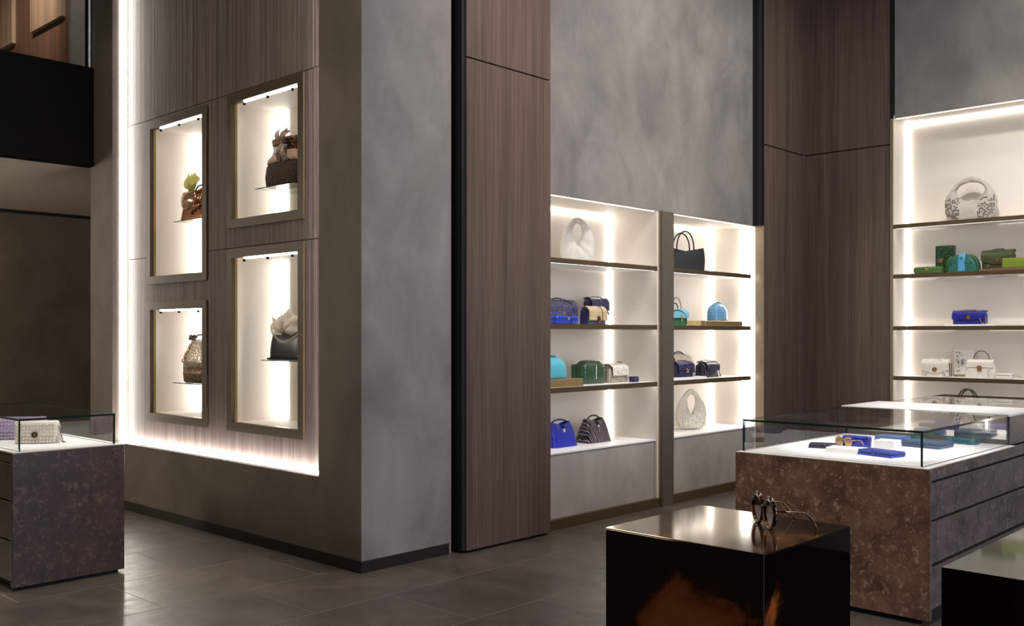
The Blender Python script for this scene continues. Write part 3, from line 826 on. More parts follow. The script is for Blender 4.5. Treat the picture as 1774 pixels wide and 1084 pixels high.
for an in (.5, 2.7): lobe(-.065, -.025, .385, an, .055, .04, .004, leather((.08, .05, .03), 'plain', .3), bC, 'bow')

# D: black bag with cream scarf
yc = 6.48; zD = 1.394; nshelf('black bag', zD, yc)
blk = leather((.004, .0035, .004), 'plain', .30, None, .3)
blk.node_tree.nodes['Principled BSDF'].inputs['Specular IOR Level'].default_value = .22
bD = tote('handbag', 'glossy black leather bag with a cream silk scarf in the lower right niche', 'handbag', (4.365, yc, zD+.001), R, .45, .25, .17, blk, .93, .7, .20, 1, .03, .007, blk, False, .3)
mk('bow_opening', sheet(lambda u, v: (-.185+.37*u, -.066-.012*math.sin(PI*u), .225-.085*math.sin(PI*u)**.8+(v-.5)*.022), 16, 4, .006), leather((.62, .58, .55), 'plain', .12, None, .3, .5, .5), bD, smooth=True)
mk('base_rim', rbox(-.232, .232, -.090, .090, .0, .016, .006, 2), blk, bD)
mk('stitching', [rbox(.19, .197, -.089, -.083, .03+.018*i, .038+.018*i, .001, 1) for i in range(10)], M['white'], bD)
silk = leather((.83, .76, .60), 'plain', .35, None, .3)
for an, l, w_ in ((2.85, .21, .13), (2.2, .15, .12), (1.0, .17, .15), (.35, .20, .13)):
    lobe(-.02, -.05, .22, an, l, w_, .004, silk, bD)

# ------------------------------------------------------------------ BAY 1
z1, z2, z3 = SH; zp = ZP
hobo('hobo_bag', 'white woven hobo bag on the top shelf of the left bay', 'handbag', (6.63, 5.47, z1), -.70, .31, .40, .13, leather((.86, .83, .76), 'weave', .5, (.58, .53, .46), .9), (.28, .24, .66), .75, top_taper=.66)
NAVY = (.018, .016, .11); PURP = (.040, .028, .16)
w, cx, cy = place_y(6.10, 6.60, 5.45, .14)
flap_bag('handbag', 'navy and grey satchel with black piping and gold clasp behind the cobalt clutch', 'handbag', (cx, cy, z2), 0, w, .205, .13, leather(NAVY, 'croc', .25, None, .5, .5), .62, leather((.17, .165, .24), 'snake', .3, NAVY, .8), leather((.008, .008, .012), 'plain'), .25, handle=(.06, .025, .005, leather((.01, .01, .015))), strap=('strap', leather((.01, .01, .02), 'plain', .3)), cl=.018)
clutch('clutch', 'flat cobalt blue clutch in front of the navy satchel', 'clutch', (6.24, 5.29, z2), 0, .30, .075, .09, leather((.008, .045, .48), 'plain', .35), trim=leather((.004, .012, .10)))
mk('strap', tube([(.04, -.047, .01), (.045, -.049, .04), (.05, -.03, .077), (.05, .03, .077)], .010, 6, .003), leather((.004, .008, .03)), bpy.data.objects['clutch'], smooth=True)
# riser with purple bag behind the quilted one
rs = tag(mk('riser', rbox(6.99, 7.14, 5.53, 5.67, z2, z2+.085, .002, 1), M['white']), 'small white riser block under the purple croc bag', 'riser')
pb = flap_bag('handbag', 'small purple-navy croc bag raised behind the cream quilted bag', 'handbag', (7.05, 5.60, z2+.085), 0, .25, .16, .11, leather(PURP, 'croc', .22, None, .5, .6), .7, None, leather((.006, .006, .008)), 0, clasp_xz=False, strap=('strap', leather((.01, .01, .02), 'plain', .3)))
qb = flap_bag('handbag', 'cream quilted flap bag with navy sides and brown lock on the second shelf', 'handbag', (6.71, 5.36, z2), 0, .245, .152, .11, leather((.06, .065, .11), 'croc', .3, None, .6), .74, leather((.70, .56, .36), 'weave', .45, (.35, .24, .12), .42), leather(NAVY), 0, clasp_xz=False)
mk('lock', [rbox(-.018, .018, -.078, -.062, .018, .075, .005, 2), rbox(-.010, .010, -.086, -.076, .03, .06, .003, 1)], leather((.10, .02, .01), 'plain', .2, None, 1, .8), qb)
mk('strap', tube([(.045, .02, .165), (.05, -.04, .160), (.055, -.066, .12), (.055, -.068, .03)], .008, 6, .003), leather((.22, .12, .05)), qb, smooth=True)

TURQ = (.10, .46, .60)
tag(mk('riser', rbox(5.93, 6.43, 5.235, 5.50, z3, z3+.066, .003, 1), M['brass']), 'flat brass riser under the turquoise pouch on the third shelf', 'riser')
pouch('pouch_bag', 'turquoise soft leather pouch at the left end of the third shelf', 'handbag', (6.17, 5.38, z3+.066), 0, .31, .185, .17, leather(TURQ, 'plain', .4), strapmat=leather((.02, .14, .22)), ex=4.2, top=.62)
GRN = (.018, .085, .035)
gb = bag_thing('handbag', 'dark green croc rounded bag in the middle of the third shelf', 'handbag', (6.785, 5.46, z3), 0)
gm = leather(GRN, 'croc', .28, (.004, .018, .008), .6, .4)
mk('body', loft([(0, .150, .075, 5), (.01, .158, .08, 5), (.12, .155, .078, 5), (.17, .140, .066, 4.5), (.20, .11, .045, 4), (.21, .07, .02, 3)], 44), gm, gb, auto=60)
mk('gusset', rbox(-.185, -.150, -.062, .062, .004, .175, .014, 3), leather((.012, .06, .022), 'plain', .35), gb)
mk('zip', [rbox(-.004, .006, -.083, -.077, .045+.018*i, .057+.018*i, .001, 1) for i in range(7)], M['white'], gb)
mk('strap', tube([(-.17, 0, .175), (-.215, -.01, .12), (-.235, -.02, .06), (-.20, -.03, .006)], .007, 6, .003), leather((.006, .02, .01)), gb, smooth=True)
cfm = leather((.74, .69, .60), 'speckle', .4, (.12, .10, .09), .9)
cf = flap_bag('handbag', 'cream speckled flap bag with chain beside the green croc bag', 'handbag', (7.125, 5.44, z3), 0, .25, .16, .13, leather((.60, .53, .42), 'snake', .4, (.15, .12, .08), .7), .58, cfm, leather((.66, .60, .50)), 0, clasp_xz=False, strap=('strap', leather((.72, .66, .60))), taper=.10)
chain(cf, [(.02, 0, .175), (.08, -.01, .185), (.115, -.03, .14), (.125, -.05, .06)], .006, M['bronze'])
nb = tag(mk('coin_case', rbox(7.235, 7.315, 5.30, 5.36, z3, z3+.052, .006, 2), leather((.015, .025, .12), 'croc', .3)), 'tiny navy coin case at the right end of the third shelf', 'case')
COB = (.020, .040, .56)
cb = tote('top_handle_bag', 'cobalt blue trapeze bag with arched handle on the left bay base', 'handbag', (6.44, 5.52, zp), 0, .33, .215, .18, leather(COB, 'croc', .35, (.010, .020, .38), .5), .74, .38, .14, 1, .055, .007, leather((.010, .012, .10)), 'silver', .33)
sb_ = tote('top_handle_bag', 'black, copper and violet striped trapeze bag beside the cobalt bag', 'handbag', (6.93, 5.53, zp), 0, .325, .215, .20, leather((.018, .014, .016), 'stripe', .22, (.36, .24, .17), 1.4, .5), .70, .36, .14, 1, .06, .007, leather((.02, .015, .04)), 'silver', .28)

# ------------------------------------------------------------------ BAY 2
tote('woven_tote', 'large black woven tote with two looped handles on the top shelf', 'handbag', (8.30, 5.47, z1), -.45, .43, .245, .16, leather((.013, .017, .018), 'weave', .5, (.002, .002, .002), .7), 1.06, .6, .16, 2, .20, .0075, leather((.012, .011, .011)), False, .23)
gbw = flap_bag('handbag', 'white bag with tall tan-ended handle behind the green and blue bag', 'handbag', (8.33, 5.57, z2), 0, .24, .155, .10, leather((.80, .76, .70)), .5, None, None, 0, clasp_xz=True, handle=(.085, .13, .007, leather((.55, .45, .30))), cl=.008)
gbb = flap_bag('handbag', 'green satchel with pale blue flap and top handle behind the pilaster', 'handbag', (8.03, 5.385, z2), 0, .265, .155, .12, leather((.02, .12, .05), 'plain', .35), .50, leather((.20, .48, .62), 'plain', .4), leather((.05, .13, .02)), 0, clasp_xz=False, handle=(.045, .065, .006, leather((.05, .07, .10))))
mk('buckle', rbox(-.010, .012, -.082, -.066, .045, .098, .003, 1), M['gold'], gbb)
mk('shoulder_strap', tube(arc(-.22, .10, -.07, .02, .13, 14), .006, 6, .003, up=(0, 1, 0)), leather((.01, .04, .03)), gbb, smooth=True)
tag(mk('riser', rbox(8.36, 9.08, 5.25, 5.46, z2, z2+.050, .003, 1), M['brass']), 'long brass riser under the pale blue pouch on the second shelf', 'riser')
pouch('pouch_bag', 'pale blue shiny leather pouch on the brass riser of the right bay', 'handbag', (8.83, 5.40, z2+.050), 0, .26, .19, .15, leather((.17, .42, .66), 'croc', .35, (.10, .30, .52), .35, .2), strapmat=leather((.03, .12, .28)), ex=4.2, top=.62)
tag(mk('riser', rbox(7.75, 8.36, 5.235, 5.42, z3, z3+.022, .002, 1), M['white']), 'thin white riser board under the navy bag on the third shelf', 'riser')
flap_bag('handbag', 'cream and brown snakeskin bag with curved handle behind the navy clasp bag', 'handbag', (8.36, 5.57, z3), 0, .30, .22, .12, leather((.40, .25, .13), 'snake', .35, (.06, .03, .02), .6), .45, leather((.78, .66, .50)), leather((.30, .16, .08)), 0, clasp_xz=False, handle=(.09, .04, .007, leather((.10, .07, .04))), strap=('chain', M['bronze']))
nf = flap_bag('handbag', 'navy flap bag with gold clasp on the thin white riser', 'handbag', (8.05, 5.33, z3+.022), 0, .27, .145, .12, leather((.022, .018, .13), 'croc', .22, None, .4, .5), .72, None, leather((.01, .01, .02)), 0, cl=.015, strap=('chain', M['bronze']))
flap_bag('handbag', 'small dark blue-black croc shoulder bag at the right of the third shelf', 'handbag', (8.66, 5.42, z3), 0, .27, .155, .14, leather((.022, .022, .045), 'croc', .22, None, .6, .5), .55, leather((.035, .035, .08), 'croc', .2, None, .6, .6), None, 0, clasp_xz=False, taper=.15, strap=('chain', leather((.03, .03, .06))))
hobo('hobo_bag', 'cream hobo bag with dark speckles on the base of the right bay', 'handbag', (8.49, 5.50, zp), -.70, .32, .42, .14, leather((.82, .77, .64), 'speckle', .35, (.03, .03, .03), 1.25), (.27, .23, .66), .5, top_taper=.55)

# ------------------------------------------------------------------ RIGHT SHELVING (faces -X)
q1, q2, q3, q4 = 2.745, 2.222, 1.680, 1.157
h3 = hobo('hobo_bag', 'cream woven hobo bag with dark square studs on the highest shelf of the right shelving', 'handbag', (10.38, 3.40, q1), R, .50, .45, .16, leather((.70, .64, .56), 'weave', .5, (.42, .37, .30), 1.4), (.56, .22, .68), .25, top_taper=.72)
sq = []
random.seed(3)
from mathutils.bvhtree import BVHTree
_b = [c_ for c_ in h3.children if c_.name.startswith('body')] or [o for o in bpy.data.objects if o.parent == h3]
_bv = BVHTree.FromPolygons([v.co.copy() for v in _b[0].data.vertices], [tuple(p.vertices) for p in _b[0].data.polygons])
_seen = []
for s in (-1, 1):
    for i in range(170):
        a_, b_ = random.random()**1.5, random.random()**1.5
        x = round((s*(.235-a_*.15))/.0155)*.0155; z = round((.012+b_*.22)/.0155)*.0155
        if (x, z) in _seen: continue
        hit = _bv.ray_cast(Vector((x, -1, z)), Vector((0, 1, 0)))
        if hit[0] is None or hit[1].y > -.25: continue
        _seen.append((x, z)); y = hit[0].y
        sq.append(rbox(x-.0055, x+.0055, y-.0035, y+.006, z-.0055, z+.0055, .001, 1))
mk('studs', sq, leather((.05, .035, .03), 'plain', .3), h3, kind='stuff')
clutch('clutch', 'flat moss green clutch at the left end of the second shelf, right shelving', 'clutch', (10.30, 3.785, q2), R, .29, .072, .12, leather((.11, .20, .045), 'weave', .5, (.06, .12, .02), 1.8), trim=leather((.02, .05, .02)))
gx = bag_thing('phone_bag', 'upright dark green croc box bag with gold clasp', 'handbag', (10.42, 3.66, q2), R)
mk('body', rbox(-.082, .082, -.035, .035, 0, .285, .008, 3), leather((.010, .060, .022), 'croc', .2, None, .5, .5), gx, auto=50)
for s in (-1, 1): mk('side_trim', rbox(s*.086-.005, s*.086+.005, -.037, .037, .0, .280, .004, 2), leather((.03, .035, .03), 'plain', .3), gx)
mk('top_trim', rbox(-.09, .09, -.037, .037, .279, .288, .003, 1), leather((.012, .02, .012)), gx)
clasp(gx, -.035, -.036, .135, .018)
tl = bag_thing('handbag', 'teal domed bag with bright blue centre stripe', 'handbag', (10.33, 3.45, q2), R)
dome = lambda w_, dd, zz=0: loft([(0, w_*.97, dd*.9, 4), (.01, w_, dd, 4), (.07, w_*.98, dd*.98, 4), (.12, w_*.88, dd*.86, 3.6), (.16, w_*.70, dd*.66, 3.2), (.18, w_*.45, dd*.4, 3), (.186, w_*.2, dd*.15, 2.6)], 44)
mk('body', dome(.158, .07), leather((.020, .17, .12), 'weave', .45, (.006, .07, .05), 1.2), tl, smooth=True)
def strp(u, v):
    x = (u-.5)*.068; a_ = v*PI*.5
    return (x, -.0745*math.cos(a_)**.5 if v < .999 else -.002, .006+.184*math.sin(a_))
mk('centre_stripe', sheet(strp, 6, 14, .003), leather((.10, .42, .70), 'weave', .4, (.05, .28, .50), 1.2), tl, smooth=True)
for s in (-1, 1): mk('side_fold', tube([(s*.10, -.055, .165), (s*.135, -.06, .12), (s*.162, -.05, .02)], .008, 8), leather((.05, .13, .03)), tl, smooth=True)
for px, pz in ((-.10, .09), (.04, .10), (.09, .10), (.0, .14)): mk('ring', tube([(px+.011*math.cos(2*PI*i/14), -.074, pz+.011*math.sin(2*PI*i/14)) for i in range(14)], .0025, 5, closed=True, up=(0, 1, 0)), leather((.02, .10, .09)), tl, smooth=True)
tag(mk('riser', rbox(10.22, 10.48, 2.35, 3.275, q2, q2+.020, .002, 1), plain('walnut_board', (.16, .085, .05), .5)), 'low walnut riser board under the olive satchel', 'riser')
ol = flap_bag('handbag', 'olive green satchel with bronze clasp on the walnut riser', 'handbag', (10.42, 3.145, q2+.020), R, .29, .185, .11, leather((.045, .060, .020), 'plain', .35), .50, None, leather((.015, .02, .01)), .45, handle=(.06, .02, .005), cl=.017, strap=('strap', leather((.035, .045, .02))))
mk('ring', tube([(-.085+.011*math.cos(2*PI*i/14), -.062, .035+.011*math.sin(2*PI*i/14)) for i in range(14)], .003, 5, closed=True, up=(0, 1, 0)), M['gold'], ol, smooth=True)
lm = leather((.27, .36, .03), 'weave', .5, (.16, .22, .01), 1.6)
lb = clutch('clutch', 'lime green woven box clutch in front of the olive satchel', 'clutch', (10.28, 2.93, q2+.020), R, .26, .098, .10, lm, False, lm, .008)
tag(mk('riser', rbox(10.26, 10.50, 3.20, 3.615, q3, q3+.014, .002, 1), M['white']), 'thin white riser board under the royal blue clutch', 'riser')
bc = flap_bag('handbag', 'royal blue croc clutch bag with gold chain alone on its shelf', 'handbag', (10.38, 3.405, q3+.014), R, .31, .135, .10, leather((.014, .016, .32), 'croc', .22, None, .7, .4), .60, leather((.014, .016, .34), 'croc', .22, None, .7, .4), None, 0, cl=.016, dome=.05, strap=('chain', M['gold']))
wht = leather((.70, .66, .58), 'plain', .4)
c1 = flap_bag('handbag', 'cream flap bag with round dark clasp and pocket tabs on the fourth shelf', 'handbag', (10.36, 3.725, q4), R, .265, .175, .11, wht, .52, wht, leather((.10, .075, .05)), .52, cl=.018, handle=(.08, .012, .005), strap=('strap', wht), dome=.04)
for s in (-1, 1): mk('pocket_tab', rbox(s*.092-.011, s*.092+.011, -.068, -.052, .015, .062, .005, 2), leather((.50, .46, .40), 'plain', .25, None, 1, .5), c1)
pn = bag_thing('phone_case', 'white panel shaped case with coloured dots standing behind the cream bags', 'case', (10.50, 3.50, q4), R)
mk('body', rbox(-.095, .095, -.015, .015, .02, .275, .005, 2), leather((.80, .77, .72), 'plain', .4), pn, auto=50)
mk('stand', rbox(-.10, .10, -.02, .02, 0, .022, .002, 1), M['brass'], pn)
dc = [leather(c_, 'plain', .3) for c_ in ((.10, .14, .34), (.12, .16, .05), (.10, .08, .07), (.30, .24, .12))]
random.seed(11)
for i in range(26):
    x, z = random.uniform(-.078, .05), random.uniform(.045, .255)
    if i > 7 and x > .0: x = random.uniform(-.078, 0)
    mk('dot', disc(x, -.0175, z, random.uniform(.004, .009), .004, 'y', 10), dc[i % 4], pn)
th = bag_thing('top_handle_bag', 'cream trapeze bag with brown lock and thin arched handle', 'handbag', (10.36, 3.290, q4), R)
mk('body', loft([(0, .145, .06, 7), (.005, .147, .062, 8), (.10, .132, .050, 7), (.165, .118, .032, 6), (.175, .116, .022, 5)], 40), wht, th, auto=45)
mk('flap', sheet(lambda u, v: ((2*u-1)*(.120+.008*v), .020-.078*min(1, v*2.2)+.004, .180-max(0, v-.3)*.105+.003*math.sin(PI*min(1, v*3))), 8, 12, .006), leather((.76, .72, .64), 'plain', .4), th, auto=50)
mk('lock', rbox(-.020, .020, -.072, -.052, .070, .125, .006, 2), leather((.25, .11, .04), 'plain', .25, None, 1, .6), th)
tube_handle(th, -.075, .075, 0, .175, .095, .005, leather((.12, .075, .05)))
mk('strap', tube([(.10, -.01, .18), (.108, -.04, .15), (.085, -.066, .09), (.09, -.068, .02)], .007, 6, .003), wht, th, smooth=True)
w1 = clutch('wallet', 'slim cream zip wallet with wrist strap beside the trapeze bag', 'wallet', (10.30, 3.06, q4), R, .155, .055, .07, leather((.74, .70, .62)), False, M['bronze'], .012)
mk('wrist_strap', tube([(.075, 0, .03), (.11, .01, .034), (.15, .01, .012)], .004, 6, .002), leather((.25, .18, .12)), w1, smooth=True)
tote('tote_bag', 'tall olive-handled cream tote low behind the glass counters', 'handbag', (10.40, 3.435, zp), R, .34, .30, .15, leather((.45, .42, .34), 'plain', .4), .95, .6, .05, 2, .145, .008, leather((.05, .055, .025)), False, .24)

# ------------------------------------------------------------------ COUNTERS
def glass_box(t, x0, x1, y0, y1, z0, z1, th=.013, skip=()):
    def pane(nm, g, edge_axis):
        # material 0 = clear faces, 1 = green cut edges
        mi = {'x': [0, 0, 1, 1, 1, 1], 'y': [1, 1, 0, 0, 1, 1], 'z': [1, 1, 1, 1, 0, 0]}[edge_axis]
        return mk(nm, [(g[0], g[1], mi)], [M['glass'], M['glass_edge']], t)
    pane('glass_top', box(x0, x1, y0, y1, z1-th, z1), 'z')
    e = .0006
    if 'y0' not in skip: pane('glass_pane', box(x0+e, x1-e, y0+e, y0+th-e, z0, z1-th-e), 'y')
    if 'y1' not in skip: pane('glass_pane', box(x0+e, x1-e, y1-th+e, y1-e, z0, z1-th-e), 'y')
    if 'x0' not in skip: pane('glass_pane', box(x0+e, x0+th-e, y0+th, y1-th, z0, z1-th-e), 'x')
    if 'x1' not in skip: pane('glass_pane', box(x1-th+e, x1-e, y0+th, y1-th, z0, z1-th-e), 'x')

CZ = .860
ct = thing('display_counter', 'brown marble counter with glass showcase and drawers at right', 'display counter')
cx0, cx1, cy0, cy1 = 5.42, 9.0, 1.99, 3.185
mk('end_panel', rbox(cx0, cx0+.03, cy0, cy1, .03, CZ-.004, .002, 1), M['marble'], ct)
mk('side_panel', rbox(cx0+.03, cx1, cy1-.03, cy1, .03, CZ-.004, .002, 1), M['marble'], ct)
mk('end_panel', rbox(cx1-.03, cx1, cy0+.03, cy1-.03, .03, CZ-.004, .002, 1), M['marble'], ct)
mk('carcass', box(cx0+.03, cx1-.03, cy0+.03, cy1-.03, .03, CZ-.012), M['gap'], ct)
mk('kick_base', box(cx0+.03, cx1-.03, cy0+.05, cy1-.03, .0, .03), M['gap'], ct)
mk('top_rail', rbox(cx0+.03, cx1, cy0, cy0+.03, .794, CZ-.004, .001, 1), M['marble_grey'], ct)
for (z0, z1, xs) in ((.578, .775, (5.452, 7.70, 8.99)), (.335, .560, (5.452, 6.588, 7.73, 8.99)), (.085, .312, (5.452, 6.588, 7.73, 8.99))):
    for a_, b_ in zip(xs[:-1], xs[1:]):
        d_ = mk('drawer', rbox(a_, b_-.004, cy0+.004, cy0+.03, z0, z1, .002, 1), M['marble_grey'], ct)
        mk('pull_lip', box(a_, b_-.004, cy0+.002, cy0+.012, z1, z1+.0035), M['rim'], d_)
mk('corner_post', box(cx0+.0, cx0+.03, cy0-.002, cy0, .03, CZ-.006), M['marble_grey'], ct)
mk('top_rim', [box(cx0, 6.965, cy0, cy1, CZ-.006, CZ-.001)], M['rim'], ct)
mk('display_surface', box(cx0+.012, 6.965, cy0+.012, cy1-.012, CZ-.001, CZ+.001), M['white'], ct)
glass_box(ct, 5.474, 6.963, 2.044, 3.165, CZ+.001, 1.062, skip=('x1',))
# stone block with white top; its end towards the showcase is mirrored
bt = thing('counter_block', 'raised grey stone block with white top between the two glass showcases', 'counter block')
mk('body', rbox(6.975, 7.63, 2.035, 3.19, CZ, 1.05, .002, 1), M['marble_grey'], bt)
mk('top', rbox(6.966, 7.64, 2.03, 3.20, 1.05, 1.066, .002, 1), M['white'], bt)
mk('mirror_panel', box(6.968, 6.975, 2.05, 3.18, CZ+.035, 1.05), M['mirror'], bt)
mk('base_strip', box(6.966, 6.975, 2.05, 3.18, CZ, CZ+.035), M['pilaster'], bt)
mk('display_surface', box(7.64, cx1-.01, cy0+.012, cy1-.012, CZ-.006, CZ+.001), M['white'], ct)
glass_box(ct, 7.645, 8.96, 2.044, 3.165, CZ+.001, 1.060, skip=('x0',))

lc = thing('display_counter', 'brown marble counter toned dark for weaker light with glass showcase and drawers at far left', 'display counter')
lx0, lx1, ly0, ly1 = 2.26, 2.972, 6.39, 8.35
mk('end_panel', rbox(lx0+.0, lx1, ly0, ly0+.03, .022, CZ-.004, .002, 1), M['marble_dimmed'], lc)
mk('side_panel', rbox(lx1-.03, lx1, ly0+.03, ly1, .022, CZ-.004, .002, 1), M['marble_dimmed'], lc)
mk('end_panel', rbox(lx0, lx1-.03, ly1-.03, ly1, .022, CZ-.004, .002, 1), M['marble_dimmed'], lc)
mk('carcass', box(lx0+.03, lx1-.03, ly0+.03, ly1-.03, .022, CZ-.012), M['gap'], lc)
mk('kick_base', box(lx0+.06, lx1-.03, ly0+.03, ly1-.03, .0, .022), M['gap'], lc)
mk('top_rail', rbox(lx0+.004, lx0+.03, ly0+.03, ly1-.03, .795, CZ-.004, .001, 1), M['marble_dimmed'], lc)
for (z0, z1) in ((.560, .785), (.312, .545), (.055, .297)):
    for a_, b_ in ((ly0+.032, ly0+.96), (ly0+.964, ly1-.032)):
        d_ = mk('drawer', rbox(lx0+.006, lx0+.03, a_, b_, z0, z1, .002, 1), M['marble_dimmed'], lc)
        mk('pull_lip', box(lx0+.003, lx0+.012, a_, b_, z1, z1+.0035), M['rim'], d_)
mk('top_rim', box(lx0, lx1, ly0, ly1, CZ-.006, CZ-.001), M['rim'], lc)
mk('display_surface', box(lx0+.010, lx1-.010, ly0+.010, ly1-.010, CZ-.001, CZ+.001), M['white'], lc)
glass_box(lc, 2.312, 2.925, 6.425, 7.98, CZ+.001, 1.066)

# bags in the left showcase
def stud_bag(label, loc, rz, w, h, d, col):
    t = bag_thing('handbag', label, 'handbag', loc, rz)
    m_ = leather(col, 'plain', .35)
    mk('body', rbox(-w/2, w/2, -d/2, d/2, 0, h, .018, 4), m_, t, auto=50)
    mk('flap', rbox(-w/2-.003, w/2+.003, -d/2-.008, d/2*.9, h*.30, h+.006, .016, 3), m_, t, auto=50)
    g = []
    nx = int(w/.021); nz = 6
    for i in range(nx):
        for k in range(nz):
            x = -w/2+.016+(w-.032)*i/(nx-1); z = h*.10+h*.78*k/(nz-1); y = -d/2-.008
            if abs(x) < .020 and abs(z-h*.42) < .03: continue
            s = .0085
            b0 = [(x-s, y, z-s), (x+s, y, z-s), (x+s, y, z+s), (x-s, y, z+s), (x-s*.35, y-.006, z-s*.35), (x+s*.35, y-.006, z-s*.35), (x+s*.35, y-.006, z+s*.35), (x-s*.35, y-.006, z+s*.35)]
            g.append((b0, [(4, 5, 6, 7), (0, 1, 5, 4), (1, 2, 6, 5), (2, 3, 7, 6), (3, 0, 4, 7), (3, 2, 1, 0)]))
    mk('studs', g, m_, t, kind='stuff')
    for q in (-.3, 0, .3): mk('gusset', rbox(w/2-.006, w/2+.006, d*q-.012, d*q+.012, .004, h*.86, .004, 2), leather(tuple(c_*.75 for c_ in col), 'plain', .35), t)
    clasp(t, 0, -d/2-.012, h*.42, .015, plain('dark_gold', (.22, .16, .07), .25, .9))
    chain(t, [(w/2+.004, 0, h*.8), (w/2+.022, -.01, h*.4), (w/2+.03, -.02, .012), (w/2+.06, -.05, .008)], .005, M['bronze'])
    return t
stud_bag('cream studded flap bag with round clasp in the left showcase', (2.585, 6.86, CZ+.001), -.62, .265, .145, .085, (.74, .68, .58))
stud_bag('lilac studded flap bag behind the cream studded bag', (2.62, 7.20, CZ+.001), -.62, .29, .15, .085, (.52, .43, .62))
stud_bag('dark grey studded bag at the left edge of the left showcase', (2.42, 7.33, CZ+.001), -.5, .20, .12, .08, (.05, .045, .06))

# small goods in the right showcase
zc = CZ+.001
def wallet(name, label, loc, rz, w, d, h, mat, edge=None, tilt=0):
    t = bag_thing(name, label, 'wallet', loc, rz)
    mk('lower_flap', rbox(-w/2, w/2, -d/2, d/2, 0, h*.46, .004, 2), mat, t, auto=50)
    mk('upper_flap', rbox(-w/2+.002, w/2-.002, -d/2+.003, d/2, h*.5, h, .004, 2), mat, t, auto=50)
    mk('spine', tube([(-w/2+.004, d/2-.002, h/2), (w/2-.004, d/2-.002, h/2)], h*.5, 10), mat, t, smooth=True)
    mk('strap_tab', rbox(-.012, .012, -d/2-.004, d*.1, h*.3, h+.003, .002, 1), edge or mat, t)
    return t
bw = lambda c1_, c2_: leather(c1_, 'weave', .4, c2_, .9)
wallet('wallet', 'flat dark plum wallet at the left of the right showcase', (6.00, 2.865, zc), -PI/2+.35, .20, .13, .026, leather((.035, .03, .06), 'plain', .35))
tag(mk('riser', rbox(-.11, .11, -.07, .07, 0, .030, .002, 1), M['white']), 'low white display block in front of the gold sunglasses', 'riser').location = (5.86, 2.655, zc)
bpy.data.objects[[o.name for o in bpy.data.objects if o.get('label', '').startswith('low white display block')][0]].rotation_euler = (0, 0, -PI/2+.1)
wallet('wallet', 'braided royal blue wallet lying in front of the white blocks', (5.83, 2.43, zc), -PI/2-.25, .24, .13, .034, bw((.06, .10, .50), (.02, .03, .22)))
bp = clutch('wallet', 'upright shiny royal blue purse behind the gold sunglasses', 'purse', (6.15, 2.72, zc), -PI/2+.1, .18, .075, .05, leather((.015, .035, .46), 'croc', .25, None, .3, .4), False, leather((.01, .02, .2)), .012)
tag(mk('riser', rbox(6.13, 6.25, 2.47, 2.60, zc, zc+.06, .002, 1), M['white']), 'small white display cube right of the royal blue purse', 'riser')
wallet('wallet', 'large blue-grey woven wallet near the glass corner', (6.50, 2.40, zc), -PI/2-.1, .25, .20, .042, bw((.10, .16, .27), (.04, .07, .13)))
wallet('wallet', 'rounded steel blue case behind the woven wallet', (6.62, 2.68, zc), -PI/2-.1, .20, .12, .045, leather((.10, .17, .36), 'plain', .35))
wallet('wallet', 'teal wallet close to the mirrored block', (6.86, 2.30, zc), -PI/2, .20, .11, .035, leather((.02, .20, .26), 'croc', .35, None, .4))
wallet('wallet', 'dark green wallet beside the teal wallet', (6.84, 2.62, zc), -PI/2, .16, .10, .030, leather((.012, .07, .045), 'plain', .35))

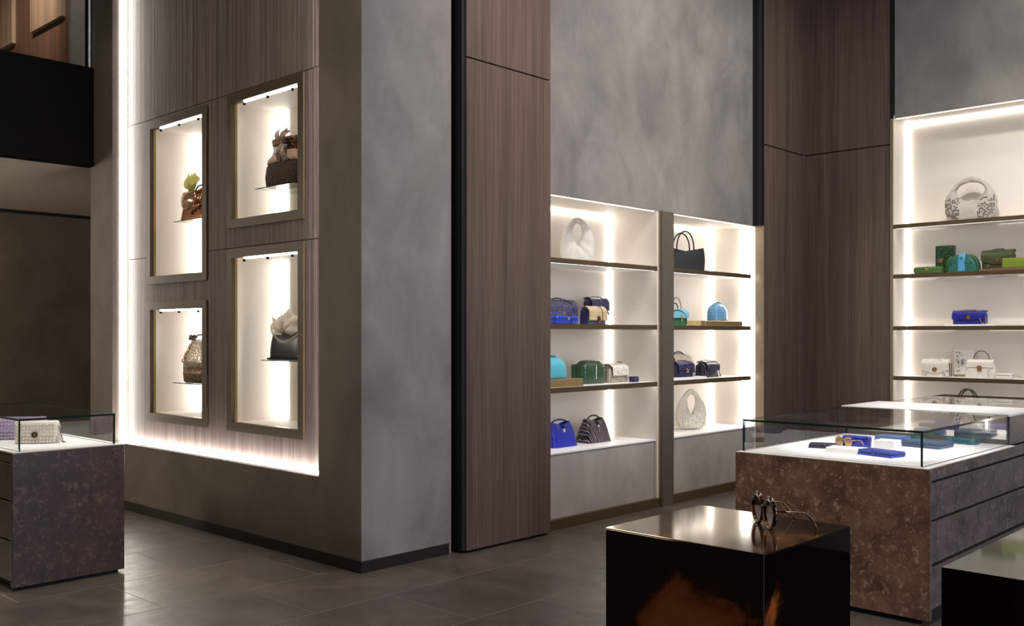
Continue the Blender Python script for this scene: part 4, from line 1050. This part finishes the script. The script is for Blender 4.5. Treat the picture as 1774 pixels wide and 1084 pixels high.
# wallets in the second showcase
def glasses(t, s, fmat, lmat, tmat, rim=.0035, rr=.030, gap=.036, tl_=.13):
    for sx in (-1, 1):
        pts = [((sx*gap+rr*1.03*math.cos(2*PI*i/28))*s, 0, (rr+.004+rr*math.sin(2*PI*i/28))*s) for i in range(28)]
        r_ = [rim*s*(1+.8*max(0, math.sin(2*PI*i/28))) for i in range(28)]
        mk('rim', tube(pts, r_, 8, rim*s*1.1, closed=True, up=(0, 1, 0)), fmat, t, smooth=True)
        mk('lens', disc(sx*gap*s, -.0008*s, (rr+.004)*s, rr*.98*s, .0016*s, 'y', 28), lmat, t)
        x = sx*(gap+rr)*s
        mk('temple', tube([(x, .002*s, rr*1.5*s), (x*1.03, tl_*.35*s, rr*1.42*s), (x*1.01, tl_*.62*s, rr*1.36*s), (x*.995, tl_*.74*s, rr*1.25*s), (x*.98, tl_*.83*s, rr*1.02*s), (x*.96, tl_*.92*s, rr*.62*s), (x*.93, tl_*s, rr*.15*s)], [.0048*s, .0044*s, .0044*s, .0048*s, .005*s, .0055*s, .0058*s] if rim > .003 else [.002*s]*7, 8, .0022*s), tmat, t, smooth=True)
        mk('hinge', rbox(x-.003*s, x+.003*s, -.002*s, .006*s, rr*1.42*s, rr*1.62*s, .0008*s, 1), M['gold'], t)
    mk('bridge', tube([(-(gap-rr*.9)*s, 0, rr*1.35*s), (0, -.002*s, rr*1.55*s), ((gap-rr*.9)*s, 0, rr*1.35*s)], rim*s*.9, 8), fmat, t, smooth=True)
g1 = thing('sunglasses', 'gold mirrored sunglasses on the low white block in the showcase', 'sunglasses', (5.91, 2.70, zc+.030), -PI/2-.25)
glasses(g1, 1.0, M['gold'], plain('peach_lens', (.62, .40, .22), .12, .6, .5, n=False), M['gold'], .0022, .027, .034, .12)

# ------------------------------------------------------------------ PLINTHS
def plinth(label, x0, x1, y0, y1, z, fmat, tmat=None):
    t = thing('display_plinth', label, 'plinth', ((x0+x1)/2, (y0+y1)/2, 0))
    hx_, hy_ = (x1-x0)/2, (y1-y0)/2
    mk('body', rbox(-hx_, hx_, -hy_, hy_, 0, z-.003, .0015, 1), fmat, t)
    mk('top_panel', rbox(-hx_, hx_, -hy_, hy_, z-.003, z, .001, 1), tmat or fmat, t)
    mk('corner_seam', box(-hx_-.0004, -hx_+.0012, -hy_-.0004, -hy_+.0012, 0, z-.002), M['bronze'], t)
    return t
PZ = 1.12
plinth('tall black and amber tortoiseshell lacquer plinth carrying the sunglasses', 1.916, 2.350, 1.056, 1.490, PZ, M['tortoise'], M['tortoise_top'])
m, nt, b = base('black_lacquer', (.006, .004, .003), .10, 0, 1.0); M['lacquer'] = m
plinth('glossy black lacquer plinth at the lower right corner', 3.01, 3.90, .20, 1.07, .90, M['lacquer'])
M['tort_temple'] = M['tort_frame'].copy()
for n_ in M['tort_temple'].node_tree.nodes:
    if n_.type == 'MATH' and n_.operation == 'MULTIPLY': n_.inputs[1].default_value = -.1
g2 = thing('sunglasses', 'round tortoiseshell sunglasses with open temples on the tall plinth', 'sunglasses', (2.203, 1.214, PZ-.0005), math.radians(-131))
lens = glass('brown_lens', (.50, .36, .26), 1.6)
glasses(g2, 1.12, M['tort_frame'], lens, M['tort_temple'], .0048, .030, .037, .095)
